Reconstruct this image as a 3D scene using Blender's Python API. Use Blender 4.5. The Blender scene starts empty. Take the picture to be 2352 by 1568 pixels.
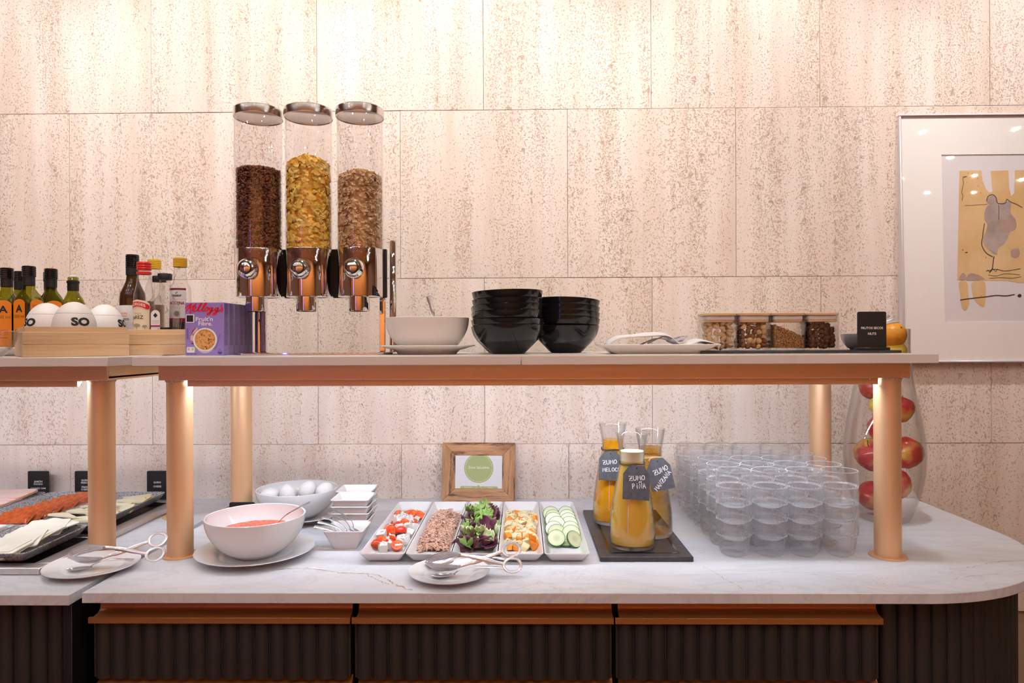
import bpy, bmesh, math, random
from mathutils import Vector, Matrix, Euler, noise as mnoise
PI = math.pi
R = math.radians
scene = bpy.context.scene
COL = scene.collection

# ------------------------------------------------------------------ camera
cam_data = bpy.data.cameras.new('camera')
cam_data.lens = 24.0
cam_data.sensor_width = 36.0
cam_data.clip_start = 0.05
cam = bpy.data.objects.new('camera', cam_data)
COL.objects.link(cam)
cam.matrix_world = (Matrix.Translation((0, 0, 1.4)) @ Matrix.Rotation(R(0.8), 4, 'Z')
                    @ Matrix.Rotation(R(90), 4, 'X') @ Matrix.Rotation(R(-0.24), 4, 'Z'))
scene.camera = cam

# ------------------------------------------------------------------ light and exposure
world = bpy.data.worlds.new('world')
scene.world = world
world.use_nodes = True
world.node_tree.nodes['Background'].inputs[0].default_value = (1.0, 0.62, 0.42, 1)
world.node_tree.nodes['Background'].inputs[1].default_value = 0.02
scene.view_settings.view_transform = 'Standard'
scene.view_settings.look = 'None'
scene.view_settings.gamma = 1.0
scene.view_settings.use_curve_mapping = False
scene.view_settings.exposure = 0.18
try:
    scene.cycles.use_denoising = True
    scene.cycles.adaptive_threshold = 0.03
    scene.cycles.use_light_tree = False
    scene.cycles.max_bounces = 14
    scene.cycles.diffuse_bounces = 3
    scene.cycles.glossy_bounces = 5
    scene.cycles.transmission_bounces = 14
    scene.cycles.transparent_max_bounces = 56
    scene.cycles.caustics_reflective = False
    scene.cycles.caustics_refractive = False
    scene.cycles.sample_clamp_indirect = 6.0
    scene.cycles.blur_glossy = 0.6
except Exception:
    pass
WARM = (1.0, 0.975, 0.965)
AMBER = (1.0, 0.74, 0.44)
COOL = (0.76, 0.85, 1.0)
# ceiling wall washers, then added warm fill spots behind the camera: x, y, aim x, aim y, aim z, power, cone
WASHERS = [(-1.75, 1.465, -1.75, 2.17, 2.1, 30, 98), (-0.95, 1.465, -0.95, 2.17, 2.1, 42, 98),
           (-0.15, 1.465, -0.15, 2.17, 2.1, 45, 98), (0.75, 1.465, 0.75, 2.17, 2.1, 40, 98),
           (1.7, 1.465, 1.7, 2.17, 2.35, 36, 84),
           (-2.2, -1.9, -2.2, -3.4, 1.2, 310, 120), (-0.7, -1.9, -0.7, -3.4, 1.2, 310, 120),
           (0.8, -1.9, 0.8, -3.4, 1.2, 310, 120), (2.4, -1.9, 2.4, -3.4, 1.2, 310, 120)]
DOWNLIGHTS = [(2.82, 0.28), (2.73, -0.3), (3.26, -0.85), (3.19, -1.39), (3.67, -1.84), (3.75, -1.32), (4.09, -1.85), (4.23, -1.46), (3.33, -0.26),
              (1.55, .6), (1.2, .05), (1.75, -.35), (1.35, -.95), (.75, .5), (.35, -.15), (.95, -.6), (.4, -1.1),
              (-.15, .55), (-.55, 0.1), (-.2, -.45), (-.6, -1.0), (-1.1, .6), (-1.5, .05), (-1.15, -.5), (-1.6, -1.05),
              (-2.05, .6), (-2.4, .1), (-2.1, -.5), (-2.6, -1.1), (-3.0, .4), (-3.3, -.5)]
DOWN_STRENGTH = 660.0
LED_STRENGTH = 68.0

# ------------------------------------------------------------------ node helpers
def new_mat(name):
    m = bpy.data.materials.new(name)
    m.use_nodes = True
    nt = m.node_tree
    b = nt.nodes['Principled BSDF']
    return m, nt, b

def setp(b, **kw):
    names = {'color': 'Base Color', 'rough': 'Roughness', 'metal': 'Metallic', 'trans': 'Transmission Weight',
             'ior': 'IOR', 'coat': 'Coat Weight', 'coat_rough': 'Coat Roughness', 'sss': 'Subsurface Weight',
             'emit': 'Emission Color', 'emit_s': 'Emission Strength', 'alpha': 'Alpha', 'spec': 'Specular IOR Level',
             'sheen': 'Sheen Weight', 'sss_scale': 'Subsurface Scale'}
    for k, v in kw.items():
        s = b.inputs[names[k]]
        if k in ('color', 'emit'):
            v = tuple(v) + (1,) if len(v) == 3 else v
        s.default_value = v

def mat(name, color, rough=0.5, **kw):
    m, nt, b = new_mat(name)
    setp(b, color=color, rough=rough, **kw)
    return m

def node(nt, t, **kw):
    n = nt.nodes.new(t)
    for k, v in kw.items():
        if k.startswith('i_'):
            n.inputs[k[2:].replace('_', ' ')].default_value = v
        else:
            setattr(n, k, v)
    return n

def link(nt, a, b):
    nt.links.new(a, b)

def ramp(nt, stops, fac=None, interp='LINEAR'):
    r = nt.nodes.new('ShaderNodeValToRGB')
    r.color_ramp.interpolation = interp
    e = r.color_ramp.elements
    while len(e) < len(stops):
        e.new(0.5)
    for i, (p, c) in enumerate(stops):
        e[i].position = p
        if isinstance(c, (int, float)):
            c = (c, c, c)
        e[i].color = tuple(c) + (1,)
    if fac is not None:
        nt.links.new(fac, r.inputs[0])
    return r

def mixc(nt, fac, a, b, blend='MIX'):
    n = nt.nodes.new('ShaderNodeMix')
    n.data_type = 'RGBA'
    n.blend_type = blend
    for s, v in ((n.inputs[0], fac), (n.inputs[6], a), (n.inputs[7], b)):
        if hasattr(v, 'is_output') or isinstance(v, bpy.types.NodeSocket):
            nt.links.new(v, s)
        elif isinstance(v, (int, float)):
            s.default_value = v
        else:
            s.default_value = tuple(v) + (1,)
    return n.outputs[2]

def mth(nt, op, a, b=None, clamp=False):
    n = nt.nodes.new('ShaderNodeMath')
    n.operation = op
    n.use_clamp = clamp
    for s, v in ((n.inputs[0], a), (n.inputs[1], b)):
        if v is None:
            continue
        if isinstance(v, bpy.types.NodeSocket):
            nt.links.new(v, s)
        else:
            s.default_value = v
    return n.outputs[0]

def coords(nt, scale=(1, 1, 1), kind='Object', rnd=0.0):
    tc = nt.nodes.new('ShaderNodeTexCoord')
    mp = nt.nodes.new('ShaderNodeMapping')
    mp.inputs['Scale'].default_value = scale
    out = tc.outputs[kind]
    if rnd:
        oi = nt.nodes.new('ShaderNodeObjectInfo')
        vm = nt.nodes.new('ShaderNodeVectorMath')
        vm.operation = 'ADD'
        mu = mth(nt, 'MULTIPLY', oi.outputs['Random'], rnd)
        nt.links.new(out, vm.inputs[0])
        nt.links.new(mu, vm.inputs[1])
        out = vm.outputs[0]
    nt.links.new(out, mp.inputs[0])
    return mp.outputs[0]

def noise_tex(nt, vec, scale, detail=3, rough=0.55, dist=0.0):
    n = nt.nodes.new('ShaderNodeTexNoise')
    n.inputs['Scale'].default_value = scale
    n.inputs['Detail'].default_value = detail
    n.inputs['Roughness'].default_value = rough
    n.inputs['Distortion'].default_value = dist
    nt.links.new(vec, n.inputs['Vector'])
    return n.outputs[0]

def bump(nt, b, height, strength=0.5, dist=0.002):
    n = nt.nodes.new('ShaderNodeBump')
    n.inputs['Strength'].default_value = strength
    n.inputs['Distance'].default_value = dist
    nt.links.new(height, n.inputs['Height'])
    nt.links.new(n.outputs[0], b.inputs['Normal'])

def nmat(name, c1, c2, scale=30, rough=0.5, stretch=(1, 1, 1), bmp=0.0, bdist=0.002, detail=4, rnd=0.0, lo=0.35, hi=0.65, per=0.0, **kw):
    """two-tone noise material; per>0 also varies the tone from object to object"""
    m, nt, b = new_mat(name)
    setp(b, rough=rough, **kw)
    v = coords(nt, stretch, rnd=rnd)
    n = noise_tex(nt, v, scale, detail)
    r = ramp(nt, [(lo, c1), (hi, c2)], n)
    out = r.outputs[0]
    if per:
        oi = nt.nodes.new('ShaderNodeObjectInfo')
        f = mth(nt, 'MULTIPLY', oi.outputs['Random'], per)
        out = mixc(nt, f, out, (0.0, 0.0, 0.0))
    link(nt, out, b.inputs['Base Color'])
    if bmp:
        bump(nt, b, n, bmp, bdist)
    return m

# ------------------------------------------------------------------ materials
def m_travertine():
    m, nt, b = new_mat('travertine')
    setp(b, rough=0.72, spec=0.3)
    v = coords(nt, (1, 1, 1), rnd=37.0)
    def mp(scale):
        q = nt.nodes.new('ShaderNodeMapping')
        q.inputs['Scale'].default_value = scale
        link(nt, v, q.inputs[0])
        return q.outputs[0]
    streak = noise_tex(nt, mp((14, 14, 1.3)), 1.0, 4, 0.6, 0.3)
    base = ramp(nt, [(0.28, (0.725, 0.585, 0.485)), (0.5, (0.795, 0.675, 0.585)), (0.72, (0.85, 0.755, 0.68))], streak)
    # pores: two sizes, gathered into vertical bands
    band = noise_tex(nt, mp((19, 19, 1.2)), 1.0, 2, 0.55, 0.4)
    thr = mth(nt, 'MULTIPLY', ramp(nt, [(0.36, 0.0), (0.64, 1.0)], band).outputs[0], 0.12)
    p1 = noise_tex(nt, mp((225, 225, 165)), 1.0, 1.5, 0.5, 0.25)
    p2 = noise_tex(nt, mp((92, 92, 55)), 1.0, 2.5, 0.6, 0.5)
    a1 = ramp(nt, [(0.645, 0.0), (0.735, 0.85)], mth(nt, 'ADD', p1, thr))
    a2 = ramp(nt, [(0.725, 0.0), (0.785, 1.0)], mth(nt, 'ADD', p2, thr))
    pit = mth(nt, 'MAXIMUM', a1.outputs[0], a2.outputs[0])
    pc = ramp(nt, [(0.45, (0.62, 0.40, 0.235)), (0.68, (0.34, 0.19, 0.09))], p2)
    col = mixc(nt, mth(nt, 'MULTIPLY', pit, 0.62), base.outputs[0], pc.outputs[0])
    link(nt, col, b.inputs['Base Color'])
    mid = noise_tex(nt, mp((130, 130, 95)), 1.0, 2)
    h = mth(nt, 'SUBTRACT', mth(nt, 'MULTIPLY', mid, 0.55), pit)
    bump(nt, b, h, 0.7, 0.0024)
    return m

def m_marble():
    m, nt, b = new_mat('white_marble')
    setp(b, rough=0.3, spec=0.35)
    v = coords(nt, (1, 1, 1))
    def mp(scale, rot=0.0):
        q = nt.nodes.new('ShaderNodeMapping')
        q.inputs['Scale'].default_value = scale
        q.inputs['Rotation'].default_value = (0, 0, rot)
        link(nt, v, q.inputs[0])
        return q.outputs[0]
    n1 = noise_tex(nt, mp((2.2, 7, 2), R(24)), 1.0, 8, 0.62, 1.2)
    vein = ramp(nt, [(0.47, 0.0), (0.497, 0.55), (0.503, 0.55), (0.53, 0.0)], n1)
    n2 = noise_tex(nt, mp((5, 16, 3), R(30)), 1.0, 7, 0.65, 0.8)
    vein2 = ramp(nt, [(0.485, 0.0), (0.5, 0.35), (0.515, 0.0)], n2)
    n3 = noise_tex(nt, mp((3.0, 5.0, 2), R(-40)), 1.0, 9, 0.6, 1.6)
    gold = ramp(nt, [(0.492, 0.0), (0.5, 1.0), (0.508, 0.0)], n3)
    gmask = ramp(nt, [(0.58, 0.0), (0.68, 0.8)], noise_tex(nt, mp((3.4, 3.4, 1)), 1.0, 3))
    cl = noise_tex(nt, mp((6, 12, 2), R(20)), 1.0, 5)
    base = ramp(nt, [(0.3, (0.70, 0.72, 0.78)), (0.65, (0.775, 0.79, 0.84))], cl)
    c = mixc(nt, mth(nt, 'MULTIPLY', vein.outputs[0], 0.85), base.outputs[0], (0.60, 0.60, 0.65))
    c = mixc(nt, mth(nt, 'MULTIPLY', vein2.outputs[0], 0.9), c, (0.58, 0.57, 0.62))
    c = mixc(nt, mth(nt, 'MULTIPLY', gold.outputs[0], gmask.outputs[0]), c, (0.62, 0.40, 0.22))
    link(nt, c, b.inputs['Base Color'])
    return m

def m_copper():
    m, nt, b = new_mat('copper_paint')
    setp(b, rough=0.42, metal=0.42, color=(0.86, 0.545, 0.305))
    n = noise_tex(nt, coords(nt), 900, 2)
    bump(nt, b, n, 0.06, 0.0005)
    return m

def m_wood(name, dark, light, along=(3, 60, 60), scale=1.0, rough=0.5, spec=0.4, streak=0.0, bmp=0.15):
    m, nt, b = new_mat(name)
    setp(b, rough=rough, spec=spec)
    v = coords(nt, along, rnd=11.0)
    n = noise_tex(nt, v, scale, 5, 0.6, 0.6)
    r = ramp(nt, [(0.3, dark), (0.7, light)], n)
    out = r.outputs[0]
    if streak:
        v2 = coords(nt, tuple(a * 0.9 for a in along), rnd=23.0)
        n2 = noise_tex(nt, v2, scale * 0.6, 6, 0.7, 1.0)
        s = ramp(nt, [(0.53, 0.0), (0.62, streak)], n2)
        out = mixc(nt, s.outputs[0], out, tuple(c * 0.28 for c in dark))
    link(nt, out, b.inputs['Base Color'])
    bump(nt, b, n, bmp, 0.001)
    return m

def m_glass(name, color=(1, 1, 1), rough=0.0, ior=1.45):
    m, nt, b = new_mat(name)
    setp(b, color=color, rough=rough, trans=1.0, ior=ior)
    return m

def m_thin(name, tint=(1, 1, 1), base=0.045, edge=0.75, power=4.0, rough=0.0, haze=0.0, aniso=0.0):
    """thin clear wall: passes light straight on, mirrors more towards its edges"""
    m, nt, b = new_mat(name)
    nt.nodes.remove(b)
    out = nt.nodes['Material Output']
    tr = nt.nodes.new('ShaderNodeBsdfTransparent'); tr.inputs[0].default_value = tuple(tint) + (1,)
    body = tr.outputs[0]
    if haze:
        # white haze mixed in to paint bright ribs and rims, stronger at grazing angles
        tl_ = nt.nodes.new('ShaderNodeBsdfTranslucent'); tl_.inputs['Color'].default_value = (0.95, 0.97, 1.0, 1)
        df_ = nt.nodes.new('ShaderNodeBsdfDiffuse'); df_.inputs['Color'].default_value = (0.93, 0.95, 1.0, 1)
        m3 = nt.nodes.new('ShaderNodeMixShader'); m3.inputs[0].default_value = 0.5
        link(nt, tl_.outputs[0], m3.inputs[1]); link(nt, df_.outputs[0], m3.inputs[2])
        lh = nt.nodes.new('ShaderNodeLayerWeight'); lh.inputs[0].default_value = 0.5
        hf = mth(nt, 'ADD', mth(nt, 'MULTIPLY', mth(nt, 'POWER', lh.outputs['Facing'], 2.5), haze * 4.5), haze, True)
        m2 = nt.nodes.new('ShaderNodeMixShader')
        link(nt, hf, m2.inputs[0])
        link(nt, body, m2.inputs[1]); link(nt, m3.outputs[0], m2.inputs[2]); body = m2.outputs[0]
    gl = nt.nodes.new('ShaderNodeBsdfGlossy'); gl.inputs['Roughness'].default_value = rough
    if aniso:
        gl.inputs['Anisotropy'].default_value = aniso
        tg = nt.nodes.new('ShaderNodeTangent'); tg.direction_type = 'RADIAL'; tg.axis = 'Z'
        gl.inputs['Rotation'].default_value = 0.25
        link(nt, tg.outputs[0], gl.inputs['Tangent'])
    lw = nt.nodes.new('ShaderNodeLayerWeight'); lw.inputs[0].default_value = 0.5
    f = mth(nt, 'ADD', mth(nt, 'MULTIPLY', mth(nt, 'POWER', lw.outputs['Facing'], power), edge), base, True)
    mx = nt.nodes.new('ShaderNodeMixShader')
    link(nt, f, mx.inputs[0]); link(nt, body, mx.inputs[1]); link(nt, gl.outputs[0], mx.inputs[2]); link(nt, mx.outputs[0], out.inputs[0])
    return m

def m_speck(name, c1, c2, scale, thr=0.62, rough=0.5):
    m, nt, b = new_mat(name)
    setp(b, rough=rough)
    n = noise_tex(nt, coords(nt, (1, 2.2, 1)), scale, 2)
    r = ramp(nt, [(thr - 0.05, c1), (thr + 0.03, c2)], n)
    link(nt, r.outputs[0], b.inputs['Base Color'])
    bump(nt, b, n, 0.4, 0.001)
    return m

def m_apple():
    m, nt, b = new_mat('apple_skin')
    setp(b, rough=0.22, spec=0.5)
    v = coords(nt, (1, 1, 1), rnd=9.0)
    q = nt.nodes.new('ShaderNodeMapping'); q.inputs['Scale'].default_value = (60, 60, 9); link(nt, v, q.inputs[0])
    n = noise_tex(nt, q.outputs[0], 1.0, 4)
    big = noise_tex(nt, v, 16.0, 2)
    red = ramp(nt, [(0.3, (0.50, 0.022, 0.03)), (0.7, (0.72, 0.07, 0.055))], n)
    f = ramp(nt, [(0.56, 0.0), (0.70, 1.0)], big)
    c = mixc(nt, f.outputs[0], red.outputs[0], (0.78, 0.47, 0.09))
    sp = ramp(nt, [(0.70, 0.0), (0.74, 0.5)], noise_tex(nt, v, 330, 1))
    c = mixc(nt, sp.outputs[0], c, (0.85, 0.6, 0.4))
    link(nt, c, b.inputs['Base Color'])
    return m

def m_cucumber():
    m, nt, b = new_mat('cucumber_flesh')
    setp(b, rough=0.3, sss=0.15, sss_scale=0.005)
    v = coords(nt)
    ln = nt.nodes.new('ShaderNodeVectorMath'); ln.operation = 'LENGTH'
    q = nt.nodes.new('ShaderNodeMapping'); q.inputs['Scale'].default_value = (1, 1, 0); link(nt, v, q.inputs[0])
    link(nt, q.outputs[0], ln.inputs[0])
    d = mth(nt, 'ADD', mth(nt, 'MULTIPLY', ln.outputs[1], 40), mth(nt, 'MULTIPLY', noise_tex(nt, v, 220, 3), 0.12))
    r = ramp(nt, [(0.15, (0.58, 0.66, 0.36)), (0.40, (0.66, 0.72, 0.46)), (0.55, (0.74, 0.79, 0.58)), (0.86, (0.60, 0.70, 0.40)), (0.96, (0.30, 0.46, 0.16))], d)
    link(nt, r.outputs[0], b.inputs['Base Color'])
    return m

M = {}
def build_materials():
    M['trav'] = m_travertine()
    M['grout'] = mat('grout', (0.40, 0.30, 0.22), 0.9)
    M['marble'] = m_marble()
    M['edge'] = mat('slab_edge', (0.80, 0.70, 0.63), 0.4)
    M['shelf'] = nmat('shelf_laminate', (0.82, 0.76, 0.72), (0.86, 0.80, 0.77), 8, 0.3)
    M['copper'] = m_copper()
    M['copper_dark'] = mat('copper_channel', (0.46, 0.20, 0.06), 0.38, metal=0.5)
    M['caulk'] = nmat('caulk', (0.55, 0.33, 0.2), (0.85, 0.68, 0.55), 200, 0.6)
    M['flute'] = mat('dark_fluted_lacquer', (0.035, 0.031, 0.028), 0.42)
    M['black'] = mat('black_matt', (0.012, 0.012, 0.013), 0.45)
    M['blackgloss'] = mat('black_glaze', (0.008, 0.008, 0.009), 0.10, spec=0.5)
    M['slate'] = nmat('slate', (0.030, 0.028, 0.032), (0.055, 0.05, 0.055), 60, 0.42, bmp=0.3)
    M['porc'] = mat('white_porcelain', (0.86, 0.86, 0.875), 0.13, coat=0.3)
    M['bonewhite'] = mat('cream_porcelain', (0.86, 0.82, 0.77), 0.16, coat=0.3)
    M['eggwhite'] = mat('satin_white', (0.86, 0.83, 0.80), 0.38)
    M['eggshell'] = nmat('egg_shell', (0.88, 0.86, 0.85), (0.91, 0.90, 0.89), 90, 0.5, sss=0.05)
    M['steel'] = nmat('brushed_steel', (0.68, 0.66, 0.66), (0.78, 0.76, 0.76), 30, 0.36, stretch=(1, 30, 1), metal=1.0)
    M['steeldark'] = mat('well_steel', (0.16, 0.15, 0.15), 0.35, metal=0.9)
    M['chrome'] = mat('chrome', (0.80, 0.78, 0.77), 0.035, metal=1.0)
    M['cutlery'] = mat('cutlery_steel', (0.66, 0.65, 0.70), 0.24, metal=0.85)
    M['lidsteel'] = mat('lid_steel', (0.72, 0.69, 0.67), 0.16, metal=1.0)
    M['tube'] = m_thin('clear_acrylic', (0.99, 0.985, 0.985), 0.07, 0.4, 4, 0.014)
    M['glass'] = m_thin('clear_glass', (0.985, 0.99, 0.99), 0.05, 0.8, 2.4)
    M['tumbler'] = m_thin('tumbler_glass', (1.0, 1.0, 1.0), 0.03, 0.4, 3.0, 0.03, 0.042)
    M['tumbler_edge'] = m_thin('tumbler_edge_haze', (1.0, 1.0, 1.0), 0.05, 0.4, 3.0, 0.03, 0.28)  # whiter copy of the tumbler glass, rim highlights painted in as haze
    M['jarglass'] = m_thin('jar_glass', (0.96, 0.955, 0.95), 0.04, 0.6, 4)
    M['vaseglass'] = m_thin('vase_glass', (0.985, 0.985, 0.98), 0.05, 0.8, 2.4)
    M['oilglass'] = m_thin('green_bottle_glass', (0.50, 0.50, 0.10), 0.06, 0.6, 3)
    M['oil'] = mat('dark_oil', (0.035, 0.034, 0.006), 0.12)
    M['brownglass'] = mat('brown_bottle_glass', (0.05, 0.020, 0.008), 0.05, spec=0.6)
    M['vinegar'] = mat('dark_vinegar', (0.006, 0.004, 0.004), 0.10)
    M['paleliquid'] = mat('pale_vinegar', (0.30, 0.13, 0.05), 0.10)
    M['bamboo'] = m_wood('bamboo', (0.62, 0.40, 0.21), (0.80, 0.60, 0.38), (4, 60, 90), 1.0, 0.45)
    M['lidwood'] = m_wood('lid_bamboo', (0.66, 0.44, 0.25), (0.80, 0.59, 0.38), (5, 50, 50), 1.0, 0.5)
    M['framewood'] = m_wood('rustic_wood', (0.36, 0.18, 0.085), (0.62, 0.35, 0.18), (8, 80, 80), 1.0, 0.6, streak=1.0, bmp=0.5)
    M['framewood_v'] = m_wood('rustic_wood_upright', (0.36, 0.18, 0.085), (0.62, 0.35, 0.18), (80, 80, 8), 1.0, 0.6, streak=1.0, bmp=0.5)
    M['slatwood'] = m_wood('orange_slat_wood', (0.33, 0.125, 0.042), (0.47, 0.20, 0.072), (40, 40, 1.5), 1.0, 0.4)
    M['purple'] = mat('purple_card', (0.30, 0.22, 0.57), 0.35)
    M['purple_dark'] = mat('purple_print', (0.075, 0.05, 0.19), 0.4)
    M['red'] = mat('red_print', (0.78, 0.012, 0.03), 0.4)
    M['redcap'] = mat('red_plastic', (0.72, 0.025, 0.018), 0.32)
    M['yellowcap'] = mat('yellow_plastic', (0.80, 0.50, 0.025), 0.35)
    M['white'] = mat('white_print', (0.84, 0.82, 0.81), 0.5)
    M['whiteplastic'] = mat('white_plastic', (0.82, 0.82, 0.82), 0.3)
    M['ink'] = mat('black_print', (0.012, 0.012, 0.014), 0.5)
    M['orange_label'] = mat('orange_label', (0.85, 0.25, 0.012), 0.45)
    M['cream_label'] = mat('cream_label', (0.84, 0.74, 0.52), 0.5)
    M['rust_label'] = mat('rust_label', (0.52, 0.085, 0.02), 0.5)
    M['grey_print'] = mat('grey_print', (0.32, 0.31, 0.31), 0.5)
    M['sage_print'] = mat('olive_grey_print', (0.36, 0.35, 0.24), 0.5)
    M['magenta'] = mat('magenta_print', (0.36, 0.02, 0.20), 0.5)
    M['maroon'] = mat('maroon_print', (0.22, 0.012, 0.03), 0.5)
    M['gold'] = mat('gold_print', (0.58, 0.34, 0.06), 0.4)
    M['blue_print'] = mat('blue_print', (0.02, 0.04, 0.16), 0.5)
    M['orange_print'] = mat('orange_print', (0.85, 0.30, 0.05), 0.5)
    M['skinpink'] = mat('peach_print', (0.80, 0.48, 0.34), 0.5)
    M['brownprint'] = nmat('brown_flake_print', (0.38, 0.14, 0.03), (0.74, 0.36, 0.09), 160, 0.5)
    M['flakeprint'] = mat('flake_print', (0.72, 0.38, 0.12), 0.5)
    M['flakeprint_dark'] = mat('dark_flake_print', (0.20, 0.07, 0.02), 0.5)
    M['green_print'] = mat('sage_green_print', (0.40, 0.49, 0.20), 0.5)
    M['paper'] = mat('white_paper', (0.84, 0.84, 0.86), 0.6)
    M['chalkboard'] = nmat('chalkboard', (0.055, 0.058, 0.072), (0.085, 0.088, 0.105), 60, 0.55)
    M['chalk'] = mat('chalk', (0.78, 0.78, 0.80), 0.9)
    M['darkstring'] = mat('dark_string', (0.04, 0.035, 0.04), 0.8)
    M['twine'] = mat('pale_twine', (0.66, 0.46, 0.28), 0.8)
    M['juice_peach'] = mat('peach_juice', (0.93, 0.40, 0.005), 0.12, sss=0.2, sss_scale=0.02)
    M['juice_pine'] = mat('pineapple_juice', (0.90, 0.53, 0.07), 0.12, sss=0.3, sss_scale=0.03)
    M['juice_foam'] = mat('juice_froth', (0.94, 0.85, 0.58), 0.3)
    M['juice_apple'] = m_thin('apple_juice', (0.90, 0.70, 0.34), 0.03, 0.4, 3)
    M['choc'] = nmat('chocolate_cereal', (0.11, 0.030, 0.013), (0.30, 0.10, 0.042), 60, 0.5)
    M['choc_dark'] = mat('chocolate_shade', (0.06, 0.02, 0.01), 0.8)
    M['corn'] = nmat('corn_flake', (0.97, 0.52, 0.04), (0.99, 0.72, 0.18), 45, 0.5)
    M['corn_core'] = mat('corn_core', (0.90, 0.45, 0.03), 0.8)
    M['bran'] = nmat('bran_flake', (0.56, 0.31, 0.13), (0.84, 0.60, 0.34), 45, 0.6)
    M['bran_core'] = mat('bran_core', (0.55, 0.32, 0.14), 0.8)
    M['almond'] = nmat('blanched_almond', (0.76, 0.54, 0.30), (0.88, 0.70, 0.46), 40, 0.5, per=0.18)
    M['nutskin'] = nmat('nut_skin', (0.15, 0.05, 0.02), (0.34, 0.14, 0.06), 60, 0.45, per=0.2)
    M['nutpale'] = nmat('pale_nut', (0.72, 0.45, 0.19), (0.88, 0.66, 0.36), 60, 0.45, per=0.2)
    M['seed'] = nmat('seed_mix', (0.18, 0.08, 0.03), (0.70, 0.42, 0.18), 330, 0.55, detail=1)
    M['raisin'] = nmat('raisin', (0.018, 0.006, 0.005), (0.065, 0.020, 0.014), 120, 0.32, bmp=0.8, bdist=0.004)
    M['feta'] = nmat('feta', (0.80, 0.785, 0.76), (0.86, 0.85, 0.83), 120, 0.5, bmp=0.15, sss=0.1, sss_scale=0.004)
    M['tomato'] = nmat('tomato_skin', (0.66, 0.025, 0.010), (0.80, 0.075, 0.018), 30, 0.16, coat=0.3)
    M['tomato_in'] = nmat('tomato_flesh', (0.70, 0.05, 0.012), (0.88, 0.20, 0.06), 130, 0.25)
    M['tuna'] = nmat('tuna', (0.58, 0.33, 0.235), (0.78, 0.54, 0.43), 160, 0.5)
    M['tuna_core'] = mat('tuna_core', (0.45, 0.25, 0.18), 0.7)
    M['potato'] = nmat('potato', (0.82, 0.69, 0.36), (0.88, 0.80, 0.56), 60, 0.42, per=0.1, sss=0.1, sss_scale=0.004)
    M['carrot'] = nmat('carrot', (0.86, 0.24, 0.015), (0.93, 0.36, 0.03), 60, 0.38, per=0.12, sss=0.1, sss_scale=0.004)
    M['herb'] = mat('dried_herb', (0.12, 0.085, 0.03), 0.8)
    M['cuke'] = m_cucumber()
    M['cuke_skin'] = nmat('cucumber_skin', (0.018, 0.065, 0.022), (0.05, 0.15, 0.05), 50, 0.28)
    M['leaf_green'] = nmat('green_leaf', (0.20, 0.42, 0.05), (0.50, 0.70, 0.22), 35, 0.35, per=0.2)
    M['leaf_pale'] = nmat('pale_leaf', (0.46, 0.63, 0.22), (0.74, 0.82, 0.50), 40, 0.35, per=0.1)
    M['leaf_dark'] = nmat('spinach_leaf', (0.07, 0.22, 0.025), (0.17, 0.40, 0.06), 40, 0.33)
    M['leaf_purple'] = nmat('purple_leaf', (0.050, 0.012, 0.024), (0.20, 0.055, 0.095), 40, 0.25, per=0.2)
    M['soup'] = nmat('tomato_puree', (0.66, 0.065, 0.025), (0.82, 0.20, 0.09), 130, 0.22, bmp=0.5, bdist=0.004)
    M['apple'] = m_apple()
    M['applegold'] = nmat('golden_apple', (0.74, 0.50, 0.12), (0.84, 0.64, 0.24), 25, 0.25)
    M['stem'] = mat('fruit_stem', (0.10, 0.055, 0.02), 0.8)
    M['orange_fruit'] = nmat('orange_peel', (0.84, 0.31, 0.012), (0.90, 0.39, 0.02), 60, 0.35)
    M['lemon'] = nmat('lemon_peel', (0.85, 0.60, 0.06), (0.90, 0.70, 0.12), 60, 0.35)
    M['quince'] = nmat('quince_paste', (0.36, 0.055, 0.013), (0.52, 0.115, 0.03), 120, 0.2, coat=0.2)
    M['cheese'] = nmat('pale_cheese', (0.78, 0.70, 0.46), (0.83, 0.77, 0.57), 40, 0.42, per=0.06)
    M['cheese_slice'] = nmat('sliced_cheese', (0.82, 0.78, 0.65), (0.87, 0.84, 0.73), 30, 0.4, per=0.05)
    M['rind'] = mat('cheese_rind', (0.70, 0.53, 0.20), 0.5)
    M['ham'] = nmat('cooked_ham', (0.80, 0.54, 0.49), (0.87, 0.68, 0.63), 18, 0.4)
    M['ham_edge'] = mat('ham_edge', (0.72, 0.33, 0.20), 0.45)
    M['stone_tray'] = m_speck('speckled_stone_tray', (0.40, 0.385, 0.40), (0.11, 0.11, 0.125), 190, 0.56, 0.4)
    M['napkin'] = nmat('white_napkin', (0.80, 0.78, 0.78), (0.86, 0.84, 0.84), 20, 0.8)
    M['greydish'] = mat('grey_glazed_dish', (0.40, 0.40, 0.42), 0.25)
    M['alu'] = mat('silver_frame', (0.80, 0.78, 0.80), 0.35, metal=0.35)
    M['matboard'] = mat('cream_mat', (0.95, 0.91, 0.86), 0.75)
    M['artpaper'] = mat('grey_white_paper', (0.80, 0.75, 0.76), 0.8)
    M['tanpaper'] = nmat('tan_paper', (0.72, 0.46, 0.20), (0.80, 0.56, 0.29), 9, 0.8)
    M['greywash'] = nmat('grey_wash', (0.36, 0.28, 0.25), (0.50, 0.40, 0.35), 22, 0.8)
    M['mauvewash'] = nmat('mauve_wash', (0.42, 0.27, 0.22), (0.50, 0.34, 0.28), 22, 0.8)
    M['artink'] = mat('brown_ink', (0.05, 0.028, 0.015), 0.7)
    M['floor'] = nmat('floor_tile', (0.11, 0.075, 0.05), (0.15, 0.10, 0.07), 4, 0.4)
    M['ceil'] = mat('ceiling_paint', (0.55, 0.40, 0.28), 0.8)
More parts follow.
